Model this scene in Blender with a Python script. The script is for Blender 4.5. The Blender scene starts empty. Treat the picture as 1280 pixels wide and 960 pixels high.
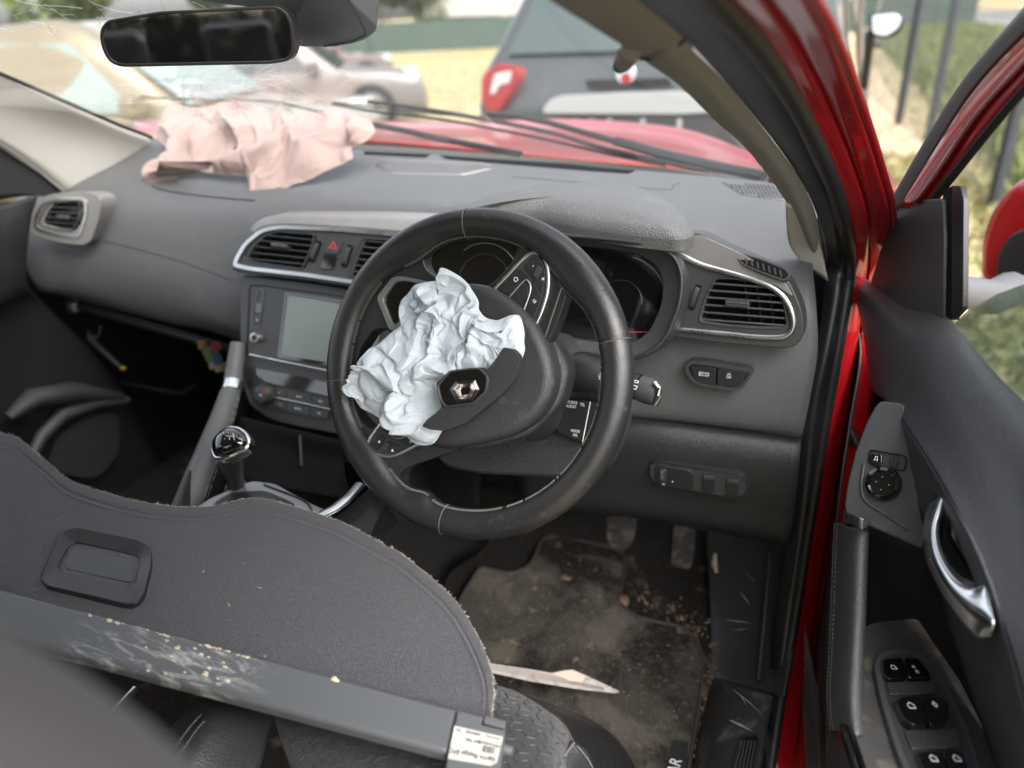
import bpy, bmesh, math, random
import numpy as np
from mathutils import Vector, Matrix
from mathutils.bvhtree import BVHTree
random.seed(7); np.random.seed(7)
R = math.radians
scn = bpy.context.scene
COL = scn.collection
# ------------------------------------------------------------------ camera
# car coordinates in metres: x to the car's right, y forward, z up; the steering wheel's centre is (.370, 0, 1.0)
FPX = 914.37
CAM = np.array([.70327, -.67501, 1.36569])
_ya, _pi, _ro = .39435335, .46948683, -.05048592
FWD = np.array([-math.sin(_ya)*math.cos(_pi), math.cos(_ya)*math.cos(_pi), -math.sin(_pi)])
_r0 = np.array([math.cos(_ya), math.sin(_ya), 0.]); _u0 = np.cross(_r0, FWD)
RGT = _r0*math.cos(_ro) + _u0*math.sin(_ro); UPV = -_r0*math.sin(_ro) + _u0*math.cos(_ro)
cd = bpy.data.cameras.new('camera'); cam = bpy.data.objects.new('camera', cd); COL.objects.link(cam)
m = Matrix.Identity(4)
for i in range(3):
    m[i][0] = RGT[i]; m[i][1] = UPV[i]; m[i][2] = -FWD[i]; m[i][3] = CAM[i]
cam.matrix_world = m
cd.sensor_width = 36; cd.lens = FPX/1280*36; cd.clip_start = .02; cd.clip_end = 3000
cd.dof.use_dof = True; cd.dof.focus_distance = .84; cd.dof.aperture_fstop = 2.7
scn.camera = cam
# ------------------------------------------------------------------ sky, sun, exposure
w = bpy.data.worlds.new('World'); scn.world = w; w.use_nodes = True
SUN_EL, SUN_AZ = R(50), R(125)          # bright overcast: a very broad soft sun from the car's right
sk = w.node_tree.nodes.new('ShaderNodeTexSky'); sk.sky_type = 'NISHITA'; sk.sun_disc = False
sk.sun_elevation = SUN_EL; sk.sun_rotation = SUN_AZ; sk.air_density = 1.0; sk.dust_density = 4.0; sk.ozone_density = 1.0
hs = w.node_tree.nodes.new('ShaderNodeHueSaturation'); hs.inputs['Saturation'].default_value = .30
bg = w.node_tree.nodes['Background']; bg.inputs['Strength'].default_value = .15
w.node_tree.links.new(sk.outputs[0], hs.inputs['Color']); w.node_tree.links.new(hs.outputs[0], bg.inputs['Color'])
ld = bpy.data.lights.new('sun', 'SUN'); ld.energy = 1.3; ld.angle = R(60); ld.color = (1, .96, .9)
lo = bpy.data.objects.new('sun', ld); COL.objects.link(lo)
_sd = Vector((math.sin(SUN_AZ)*math.cos(SUN_EL), math.cos(SUN_AZ)*math.cos(SUN_EL), math.sin(SUN_EL)))
lo.rotation_euler = _sd.to_track_quat('Z', 'Y').to_euler()
scn.view_settings.view_transform = 'Standard'; scn.view_settings.look = 'None'
scn.view_settings.exposure = 1.75; scn.view_settings.gamma = 1
# ------------------------------------------------------------------ tracing helpers: a sight line met with a real plane
def ray(u, v): return FWD + (u-640)/FPX*RGT - (v-480)/FPX*UPV
def at(u, v, **k):
    d = ray(u, v); (ax, val), = k.items()
    i = 'xyz'.index(ax); return CAM + d*((val-CAM[i])/d[i])
def aty(pts): return [at(u, v, y=y) for u, v, y in pts]
class Pl:
    def __init__(s, o, n): s.o = np.array(o, float); s.n = np.array(n, float); s.n /= np.linalg.norm(s.n)
    def __call__(s, u, v, h=0.):
        d = ray(u, v); t = ((s.o + s.n*h - CAM) @ s.n)/(d @ s.n); return CAM + d*t
def inset(px, d):
    n = len(px); P = np.array(px, float); c = 0
    for i in range(n): a, b = P[i], P[(i+1) % n]; c += a[0]*b[1]-a[1]*b[0]
    sg = 1 if c > 0 else -1; out = []
    for i in range(n):
        a, b, e = P[i-1], P[i], P[(i+1) % n]
        t1 = (b-a)/max(np.linalg.norm(b-a), 1e-9); t2 = (e-b)/max(np.linalg.norm(e-b), 1e-9)
        n1 = np.array([-t1[1], t1[0]])*sg; n2 = np.array([-t2[1], t2[0]])*sg; nn = n1+n2; L = nn@nn
        out.append(tuple(b + nn*(2*d/max(L, .8))*1.0 if L > .8 else b+nn*d))
    return out
def catm(P, k=6, closed=False):
    P = [np.array(p, float) for p in P]; n = len(P); out = []
    for i in range(n if closed else n-1):
        if closed: a, b, c, d = P[i-1], P[i], P[(i+1) % n], P[(i+2) % n]
        else:
            b, c = P[i], P[i+1]; a = P[i-1] if i > 0 else 2*b-c; d = P[i+2] if i+2 < n else 2*c-b
        for j in range(k):
            t = j/k; out.append(.5*((2*b)+(-a+c)*t+(2*a-5*b+4*c-d)*t*t+(-a+3*b-3*c+d)*t**3))
    if not closed: out.append(P[-1])
    return out
def rnd(px, r=3, k=4, sc=True):
    """round the corners of a closed pixel outline with radius about r"""
    P = [np.array(p, float) for p in px]; n = len(P); out = []
    for i in range(n):
        a, b, c = P[i-1], P[i], P[(i+1) % n]
        la, lc = np.linalg.norm(a-b), np.linalg.norm(c-b); q = min(r, la*.48, lc*.48)
        s, e = b+(a-b)/la*q, b+(c-b)/lc*q
        for j in range(k+1):
            t = j/k; out.append((1-t)**2*s + 2*t*(1-t)*b + t*t*e)
    return out
# ------------------------------------------------------------------ objects
def clean(o): return o
def link(o, par=None):
    COL.objects.link(o)
    if par is not None:
        o.parent = par; o.matrix_parent_inverse = par.matrix_basis.inverted() if par.type == 'EMPTY' else (par.parent.matrix_basis.inverted() if par.parent else Matrix.Identity(4))
        if par.type != 'EMPTY': o.matrix_parent_inverse = Matrix.Identity(4)
    return o
def thing(name, label, cat, loc, group=None):
    o = bpy.data.objects.new(name, None); COL.objects.link(o); o.location = [float(a) for a in loc]; o.empty_display_size = .05
    o['label'] = label; o['category'] = cat
    if group: o['group'] = group
    return o
def tag(o, label, cat, group=None, kind=None):
    if label: o['label'] = label
    if cat: o['category'] = cat
    if group: o['group'] = group
    if kind: o['kind'] = kind
    return o
def obj(name, verts, faces, mt, par=None, smooth=True, orient=False, sharp=35, bev=0, seg=2, sub=0, solid=0, uv=None, label=None):
    me = bpy.data.meshes.new(name)
    me.from_pydata([tuple(map(float, p)) for p in verts], [], [tuple(map(int, f)) for f in faces]); me.validate()
    bm = bmesh.new(); bm.from_mesh(me); bmesh.ops.recalc_face_normals(bm, faces=bm.faces)
    if orient and sum(f.normal.dot(Vector(CAM)-f.calc_center_median())*f.calc_area() for f in bm.faces) < 0: bmesh.ops.reverse_faces(bm, faces=bm.faces)
    bm.to_mesh(me); bm.free()
    if smooth:
        me.polygons.foreach_set('use_smooth', [True]*len(me.polygons))
        if sharp < 180: me.set_sharp_from_angle(angle=R(sharp))
    if mt: me.materials.append(mt)
    o = bpy.data.objects.new(name, me); link(o, par)
    if solid: s = o.modifiers.new('solid', 'SOLIDIFY'); s.thickness = solid; s.offset = -1
    if bev:
        b = o.modifiers.new('bevel', 'BEVEL'); b.width = bev; b.segments = seg; b.limit_method = 'ANGLE'; b.angle_limit = R(38); b.harden_normals = True
    if sub: s = o.modifiers.new('sub', 'SUBSURF'); s.levels = sub; s.render_levels = sub
    if label: o['label'] = label
    return o
def hgt(pl, px, h):
    return [pl(u, v, h) for u, v in px]
def cut(o, pl, px, h0, h1):
    top = hgt(pl, px, h1); n = len(top); bot = [p-pl.n*(h1-h0) for p in top]
    c = obj('cutter', top+bot, [list(range(n)), list(range(2*n-1, n-1, -1))]+[[i, i+n, (i+1) % n+n, (i+1) % n] for i in range(n)], None, None, smooth=False)
    b = o.modifiers.new('b', 'BOOLEAN'); b.object = c; b.operation = 'DIFFERENCE'; b.solver = 'EXACT'
    dg = bpy.context.evaluated_depsgraph_get(); me = bpy.data.meshes.new_from_object(o.evaluated_get(dg)); o.modifiers.clear(); me.name = o.name; o.data = me; bpy.data.objects.remove(c)
def prism(name, pl, px, h0, h1, mt, par=None, bev=.0015, seg=2, hf=None, sharp=35, cuts=None, **k):
    """solid slab: traced face at height h1 above plane pl, going straight back to h0"""
    top = hgt(pl, px, h1); n = len(top); bot = [p - pl.n*(h1-h0) for p in top]
    F = [list(range(n)), list(range(2*n-1, n-1, -1))] + [[i, i+n, (i+1) % n+n, (i+1) % n] for i in range(n)]
    if not cuts: return obj(name, top+bot, F, mt, par, bev=bev, seg=seg, sharp=sharp, **k)
    o = obj(name, top+bot, F, mt, par, sharp=sharp, **k)
    for c in cuts: cut(o, pl, c, h0-.01, h1+.01)
    if bev: b = o.modifiers.new('bevel', 'BEVEL'); b.width = bev; b.segments = seg; b.limit_method = 'ANGLE'; b.angle_limit = R(38); b.harden_normals = True
    return o
def dome(name, pl, px, h, rise, thick, mt, par=None, pw=2., rings=9, roll=.012, **k):
    """cushioned cap over an outline: rises towards the middle and rolls over at its edge"""
    O = hgt(pl, px, h); n = len(O); c = sum(O)/n; V = []
    for th in (1., .66, .33): V += [p - pl.n*thick*th for p in O]
    for i in range(rings):
        r = 1-i/rings; V += [c+(p-c)*r + pl.n*(rise*(1-r**pw) - (roll*.5*max(0, (r-.93)/.07)**2 if i < 2 else 0)) for p in O]
    m_ = rings+3; V.append(c+pl.n*rise); F = [[i*n+j, i*n+(j+1) % n, (i+1)*n+(j+1) % n, (i+1)*n+j] for i in range(m_-1) for j in range(n)]
    F += [[(m_-1)*n+j, (m_-1)*n+(j+1) % n, m_*n] for j in range(n)] + [list(range(n))[::-1]]
    return obj(name, V, F, mt, par, sharp=k.pop('sharp', 50), **k)
def patch_on(name, bv, px, off, mt, par, thick=.001, rings=4, hole=None):
    """thin panel that follows a built surface inside a traced outline"""
    P = np.array(px, float); c = P.mean(0); V = []; n = len(P); R_ = [1-i/rings for i in range(rings)]
    for r in R_:
        for p in c+(P-c)*r: V.append(hit(bv, p[0], p[1], off))
    V.append(hit(bv, c[0], c[1], off))
    if any(v is None for v in V): return None
    F = [[i*n+j, i*n+(j+1) % n, (i+1)*n+(j+1) % n, (i+1)*n+j] for i in range(rings-1) for j in range(n)]+[[(rings-1)*n+j, (rings-1)*n+(j+1) % n, rings*n] for j in range(n)]
    return obj(name, V, F, mt, par, orient=True, solid=thick)
def bvh(o): return BVHTree.FromPolygons([v.co[:] for v in o.data.vertices], [tuple(p.vertices) for p in o.data.polygons])
def hit(bv, u, v, off=.0006):
    d = ray(u, v); d = d/np.linalg.norm(d); h = bv.ray_cast(Vector(CAM), Vector(d)); return None if h[0] is None else np.array(h[0])-d*off
def ring(name, pl, po, pi_, h0, h1, mt, par=None, hi=None, bev=.0008, seg=2, **k):
    """frame between two outlines with the same number of points; inner wall goes back to h0"""
    A = hgt(pl, po, h1); B = hgt(pl, pi_, h1 if hi is None else hi); n = len(A)
    A0 = [p-pl.n*(h1-h0) for p in A]; B0 = [p-pl.n*((h1 if hi is None else hi)-h0) for p in B]
    V = A+B+A0+B0; F = []
    for i in range(n):
        j = (i+1) % n
        F += [[i, j, n+j, n+i], [i, 2*n+i, 2*n+j, j], [n+i, n+j, 3*n+j, 3*n+i], [2*n+i, 3*n+i, 3*n+j, 2*n+j]]
    return obj(name, V, F, mt, par, bev=bev, seg=seg, **k)
def grid(name, rows, mt, par=None, k=6, kk=None, solid=0, close=False, lin=False, **kw):
    """smooth surface through rows of control points"""
    kk = kk or k
    if lin: R2 = rows
    else: R2 = [catm(r, k) for r in rows]
    cols = list(zip(*R2)); cols = [catm(c, kk, close) for c in cols] if not lin else [list(c) for c in cols]
    nu, nv = len(cols), len(cols[0]); V = [p for c in cols for p in c]
    F = [[i*nv+j, i*nv+(j+1) % nv, (i+1)*nv+(j+1) % nv, (i+1)*nv+j] for i in range(nu-1) for j in range(nv if close else nv-1)]
    return obj(name, V, F, mt, par, sharp=kw.pop('sharp', 60), solid=solid, orient=not close, **kw)
def tubev(pts, r, n=10, flat=1., nrm=None, closed=False, cap=True, V=None, F=None):
    V = [] if V is None else V; F = [] if F is None else F
    P = [np.array(p, float) for p in pts]; m_ = len(P); b0 = len(V); up = np.array(nrm if nrm is not None else (0, 0, 1.), float)
    for i, p in enumerate(P):
        a = P[i-1] if (i > 0 or closed) else P[i]; c = P[(i+1) % m_] if (i < m_-1 or closed) else P[i]
        t = c-a; t /= max(np.linalg.norm(t), 1e-9)
        s = np.cross(t, up); L = np.linalg.norm(s); s = s/L if L > 1e-3 else np.cross(t, (1, 0, 0.)); s /= np.linalg.norm(s); q = np.cross(s, t)
        rr = r[i] if hasattr(r, '__len__') else r
        if nrm is None and 0: pass
        for j in range(n):
            an = 2*math.pi*j/n; V.append(p + s*rr*math.cos(an) + q*rr*flat*math.sin(an))
    for i in range(m_ if closed else m_-1):
        for j in range(n):
            a, b = b0+i*n, b0+((i+1) % m_)*n; F.append([a+j, a+(j+1) % n, b+(j+1) % n, b+j])
    if cap and not closed: F += [list(range(b0, b0+n))[::-1], list(range(b0+(m_-1)*n, b0+m_*n))]
    return V, F
def tube(name, pts, r, mt, par=None, n=10, flat=1., nrm=None, closed=False, **k):
    V, F = tubev(pts, r, n, flat, nrm, closed); return obj(name, V, F, mt, par, sharp=50, **k)
def boxv(c, ax, ay, az, V, F):
    """box about centre c with half-axis vectors"""
    b = len(V); c, ax, ay, az = [np.array(q, float) for q in (c, ax, ay, az)]
    for s in ((-1, -1, -1), (1, -1, -1), (1, 1, -1), (-1, 1, -1), (-1, -1, 1), (1, -1, 1), (1, 1, 1), (-1, 1, 1)): V.append(c+ax*s[0]+ay*s[1]+az*s[2])
    F += [[b+i for i in f] for f in ((0, 3, 2, 1), (4, 5, 6, 7), (0, 1, 5, 4), (1, 2, 6, 5), (2, 3, 7, 6), (3, 0, 4, 7))]
def box(name, c, h, mt, par=None, bev=0, rz=0, **k):
    V, F = [], []; cs, sn = math.cos(rz), math.sin(rz); boxv(c, (h[0]*cs, h[0]*sn, 0), (-h[1]*sn, h[1]*cs, 0), (0, 0, h[2]), V, F)
    return obj(name, V, F, mt, par, bev=bev, **k)
def disc(name, pl, u, v, r, h0, h1, mt, par=None, n=32, bev=.001, prof=None, **k):
    """turned part centred at a traced point; prof = list of (radius, height)"""
    c = pl(u, v, h1); x = np.cross(pl.n, (0, 0, 1.)); x /= np.linalg.norm(x); y = np.cross(pl.n, x)
    prof = prof or [(r, h0), (r, h1)]; V, F = [], []; hm = prof[-1][1]
    for (rr, hh) in prof:
        for j in range(n): a = 2*math.pi*j/n; V.append(c + pl.n*(hh-hm) + (x*math.cos(a)+y*math.sin(a))*rr)
    m_ = len(prof)
    for i in range(m_-1):
        for j in range(n): F.append([i*n+j, i*n+(j+1) % n, (i+1)*n+(j+1) % n, (i+1)*n+j])
    F += [list(range(n))[::-1], list(range((m_-1)*n, m_*n))]
    return obj(name, V, F, mt, par, bev=bev, **k)
def text(name, s, pl, u, v, size, du, dv, h, mt, par=None, mirror=False, ext=.0001, font_sx=1.):
    """raised print: s at traced point, baseline running towards (u+du, v+dv)"""
    cu = bpy.data.curves.new('t', 'FONT'); cu.body = s; cu.size = size; cu.extrude = ext; cu.align_x = 'CENTER'; cu.align_y = 'CENTER'; cu.resolution_u = 2
    t = bpy.data.objects.new('t', cu); COL.objects.link(t); dg = bpy.context.evaluated_depsgraph_get(); me = bpy.data.meshes.new_from_object(t.evaluated_get(dg))
    bpy.data.objects.remove(t); me.name = name
    c = pl(u, v, h); x = pl(u+du, v+dv, h)-c; x /= np.linalg.norm(x); z = pl.n; y = np.cross(z, x)
    mm = Matrix.Identity(4)
    for i in range(3): mm[i][0] = x[i]*font_sx; mm[i][1] = y[i]; mm[i][2] = z[i]; mm[i][3] = c[i]
    me.transform(mm); me.materials.clear(); me.materials.append(mt); o = bpy.data.objects.new(name, me); return link(o, par)
def clip(px, p0, d):
    P = [np.array(p, float) for p in px]; p0 = np.array(p0, float); d = np.array(d, float); n = np.array([-d[1], d[0]]); T = []
    for i in range(len(P)):
        a, b = P[i-1], P[i]; sa, sb = (a-p0)@n, (b-p0)@n
        if sa*sb < 0: q = a+(b-a)*sa/(sa-sb); T.append((q-p0)@d/(d@d))
    return (min(T), max(T)) if len(T) >= 2 else None
# ------------------------------------------------------------------ materials
MC = {}
def mat(name, col, rough=.5, metal=0., coat=0., bump=None, var=None, spec=.5, sheen=0., dust=None, trans=0., emit=None, alpha=1.):
    """bump=(kind, scale, strength, distance); var=(scale, amount, second colour); dust=(scale, threshold, colour, amount)"""
    if name in MC: return MC[name]
    M_ = bpy.data.materials.new(name); M_.use_nodes = True; N, L = M_.node_tree.nodes, M_.node_tree.links
    B = N['Principled BSDF']; B.inputs['Base Color'].default_value = (*col, 1); B.inputs['Roughness'].default_value = rough
    B.inputs['Metallic'].default_value = metal; B.inputs['Coat Weight'].default_value = coat; B.inputs['Coat Roughness'].default_value = .05
    B.inputs['Specular IOR Level'].default_value = spec; B.inputs['Sheen Weight'].default_value = sheen; B.inputs['Sheen Roughness'].default_value = .4
    if trans: B.inputs['Transmission Weight'].default_value = trans
    if emit: B.inputs['Emission Color'].default_value = (*emit[:3], 1); B.inputs['Emission Strength'].default_value = emit[3]
    tc = N.new('ShaderNodeTexCoord'); cur = None; obc = tc.outputs['Object']
    def noise(sc, det=4, ro=.6, dist=0):
        n = N.new('ShaderNodeTexNoise'); n.inputs['Scale'].default_value = sc; n.inputs['Detail'].default_value = det; n.inputs['Roughness'].default_value = ro
        n.inputs['Distortion'].default_value = dist; L.new(obc, n.inputs['Vector']); return n
    def mix(fac, a, b):
        x = N.new('ShaderNodeMix'); x.data_type = 'RGBA'; L.new(fac, x.inputs[0])
        for s, i in ((a, 6), (b, 7)):
            if hasattr(s, 'links'): L.new(s, x.inputs[i])
            else: x.inputs[i].default_value = (*s, 1)
        return x.outputs[2]
    def ramp(s, a, b, lo=0, hi=1):
        r = N.new('ShaderNodeMapRange'); r.inputs[1].default_value = a; r.inputs[2].default_value = b; r.inputs[3].default_value = lo; r.inputs[4].default_value = hi; r.interpolation_type = 'SMOOTHSTEP'
        L.new(s, r.inputs[0]); return r.outputs[0]
    cur = col
    if var:
        n = noise(var[0]); f = ramp(n.outputs[0], .3, .7, 0, var[1]); cur = mix(f, cur, var[2])
    rsock = None
    if dust:
        for ds in (dust if isinstance(dust[0], tuple) else (dust,)):
            n = noise(ds[0], 7, .65, .4); f = ramp(n.outputs[0], ds[1], ds[1]+.12, 0, ds[3]); cur = mix(f, cur, ds[2])
            rsock = ramp(f, 0, 1, rough, min(1, rough+.35))
    if hasattr(cur, 'links'): L.new(cur, B.inputs['Base Color'])
    if rsock is not None: L.new(rsock, B.inputs['Roughness'])
    else:
        n = noise(35, 5); f = ramp(n.outputs[0], .3, .75, max(.02, rough-.05), min(1, rough+.08)); L.new(f, B.inputs['Roughness'])
    if bump:
        prev = None
        for bp in (bump if isinstance(bump[0], tuple) else (bump,)):
            kd, sc, st, di = bp
            if kd == 'noise': t = noise(sc, 3).outputs[0]
            elif kd in ('leather', 'cell'):
                v = N.new('ShaderNodeTexVoronoi'); v.inputs['Scale'].default_value = sc; v.feature = 'F1' if kd == 'cell' else 'SMOOTH_F1'; L.new(obc, v.inputs['Vector']); t = v.outputs['Distance']
            elif kd == 'weave':
                ma = N.new('ShaderNodeMapping'); ma.inputs['Rotation'].default_value = (0, 0, .6); L.new(obc, ma.inputs[0])
                w1 = N.new('ShaderNodeTexWave'); w1.inputs['Scale'].default_value = sc; w1.bands_direction = 'X'; w2 = N.new('ShaderNodeTexWave'); w2.inputs['Scale'].default_value = sc; w2.bands_direction = 'Y'
                for q in (w1, w2): q.inputs['Distortion'].default_value = 1.5; q.inputs['Detail Scale'].default_value = 3; L.new(ma.outputs[0], q.inputs[0])
                mm_ = N.new('ShaderNodeMath'); mm_.operation = 'MULTIPLY'; L.new(w1.outputs[1], mm_.inputs[0]); L.new(w2.outputs[1], mm_.inputs[1]); t = mm_.outputs[0]
            b = N.new('ShaderNodeBump'); b.inputs['Strength'].default_value = st; b.inputs['Distance'].default_value = di; L.new(t, b.inputs['Height'])
            if prev is not None: L.new(prev, b.inputs['Normal'])
            prev = b.outputs[0]
        L.new(prev, B.inputs['Normal'])
    if alpha < 1: B.inputs['Alpha'].default_value = alpha
    MC[name] = M_; return M_
G3 = (.30, .27, .22)
m_pad = mat('soft dash skin', (.080, .083, .086), .45, bump=('leather', 950, .6, .0010), var=(6, .25, (.092, .094, .094)), dust=((14, .56, (.14, .14, .135), .30), (38, .64, (.17, .165, .155), .30), (260, .70, (.22, .21, .20), .35)), spec=.55)
m_hood = mat('grained hood skin', (.088, .090, .091), .44, bump=('leather', 800, .8, .0014), dust=((14, .55, (.15, .15, .145), .28), (300, .70, (.22, .21, .20), .3)), spec=.55)
m_low = mat('lower dash plastic', (.034, .035, .037), .42, bump=('leather', 900, .7, .0012), spec=.5, dust=((30, .62, (.075, .07, .065), .35), (280, .71, (.17, .16, .15), .4)))
m_blk = mat('black trim plastic', (.018, .018, .019), .42, bump=('noise', 700, .1, .0005), spec=.45)
m_dk = mat('void black', (.004, .004, .005), .8, spec=.2)
m_pan = mat('dark stack plastic', (.036, .038, .039), .40, bump=('noise', 900, .12, .0004), spec=.5, dust=(60, .7, (.08, .08, .075), .25))
m_satin = mat('satin grey trim', (.24, .23, .22), .38, metal=.35, bump=('noise', 1200, .1, .0003), spec=.5, var=(8, .3, (.13, .13, .13)))
m_chr = mat('chrome', (.78, .80, .80), .20, metal=1., var=(90, .3, (.6, .62, .62)))
m_schr = mat('satin chrome', (.55, .57, .57), .30, metal=1.)
m_gls = mat('piano black', (.004, .004, .005), .06, coat=1., spec=.6, dust=(80, .62, (.10, .10, .10), .12))
m_scr = mat('screen glass', (.13, .16, .15), .20, spec=.6, var=(5, .5, (.17, .20, .19)))
m_prt = mat('white print', (.75, .76, .76), .6)
m_lea = mat('wheel leather', (.015, .015, .0155), .27, bump=(('leather', 1000, .5, .0006), ('noise', 70, .2, .0015)), var=(18, .5, (.022, .021, .021)), dust=((45, .60, (.07, .065, .058), .35), (9, .60, (.06, .054, .048), .4)), spec=.55)
m_thr = mat('pale thread', (.26, .25, .23), .8)
m_bei = mat('beige pillar trim', (.42, .40, .36), .72, bump=('weave', 450, .25, .0005), var=(10, .3, (.42, .40, .36)))
m_beid = mat('taupe pillar trim', (.19, .182, .176), .7, bump=('weave', 450, .25, .0005), var=(10, .3, (.165, .158, .152)))
m_rub = mat('rubber seal', (.010, .010, .012), .45, bump=('noise', 400, .2, .0006), dust=(60, .66, (.12, .11, .10), .4))
m_red = mat('red car paint', (.30, .006, .010), .2, metal=.15, coat=1., spec=.5, var=(3, .3, (.24, .004, .008)), dust=((50, .68, (.35, .22, .18), .35), (400, .70, (.40, .30, .26), .5)))
m_rdo = mat('dusty red paint', (.28, .010, .012), .30, coat=.5, dust=((10, .50, (.21, .06, .05), .5), (60, .62, (.30, .17, .13), .4)))
m_dor = mat('door trim plastic', (.054, .057, .060), .40, bump=('leather', 900, .6, .0010), dust=((26, .60, (.11, .11, .10), .4), (300, .69, (.22, .21, .19), .5)), spec=.5)
m_flt = mat('shelf felt', (.066, .066, .077), .95, sheen=.25, bump=(('weave', 500, .9, .002), ('noise', 900, .8, .002)), var=(800, 1., (.16, .156, .172)), dust=((7, .60, (.12, .11, .10), .35), (500, .66, (.25, .24, .25), .5)), spec=.1)
m_bar = mat('cassette plastic', (.080, .085, .091), .42, spec=.5, bump=('noise', 900, .1, .0004))
m_carp = mat('floor carpet', (.024, .022, .020), .95, spec=.1, bump=('noise', 500, 1., .004), dust=((20, .56, (.16, .12, .085), .5), (140, .62, (.20, .15, .10), .6)))
m_ped = mat('pedal rubber', (.035, .033, .030), .7, dust=(40, .48, (.17, .14, .11), .6), bump=('noise', 200, .5, .001))
m_glass = None
def glassmat(name, tint=(1, 1, 1), fac=.08, dirt=.05, dcol=(.6, .6, .56), rough=.02):
    M_ = bpy.data.materials.new(name); M_.use_nodes = True; N, L = M_.node_tree.nodes, M_.node_tree.links; N.clear()
    o = N.new('ShaderNodeOutputMaterial'); t = N.new('ShaderNodeBsdfTransparent'); t.inputs[0].default_value = (*tint, 1)
    g = N.new('ShaderNodeBsdfGlossy'); g.inputs['Roughness'].default_value = rough; d = N.new('ShaderNodeBsdfDiffuse'); d.inputs[0].default_value = (*dcol, 1)
    tl = N.new('ShaderNodeBsdfTranslucent'); tl.inputs[0].default_value = (*dcol, 1); ad = N.new('ShaderNodeMixShader'); ad.inputs[0].default_value = .5
    L.new(d.outputs[0], ad.inputs[1]); L.new(tl.outputs[0], ad.inputs[2])
    lw = N.new('ShaderNodeFresnel'); lw.inputs[0].default_value = 1.45; m1 = N.new('ShaderNodeMixShader'); m2 = N.new('ShaderNodeMixShader')
    mr = N.new('ShaderNodeMath'); mr.operation = 'MULTIPLY'; mr.inputs[1].default_value = fac*12; L.new(lw.outputs[0], mr.inputs[0]); mr.use_clamp = True
    L.new(mr.outputs[0], m1.inputs[0]); L.new(t.outputs[0], m1.inputs[1]); L.new(g.outputs[0], m1.inputs[2])
    tc = N.new('ShaderNodeTexCoord'); n = N.new('ShaderNodeTexNoise'); n.inputs['Scale'].default_value = 5; n.inputs['Detail'].default_value = 8; L.new(tc.outputs['Object'], n.inputs['Vector'])
    r = N.new('ShaderNodeMapRange'); r.inputs[1].default_value = .3; r.inputs[2].default_value = .75; r.inputs[3].default_value = dirt*.4; r.inputs[4].default_value = dirt*1.6; L.new(n.outputs[0], r.inputs[0])
    L.new(r.outputs[0], m2.inputs[0]); L.new(m1.outputs[0], m2.inputs[1]); L.new(ad.outputs[0], m2.inputs[2]); L.new(m2.outputs[0], o.inputs[0])
    return M_
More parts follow.
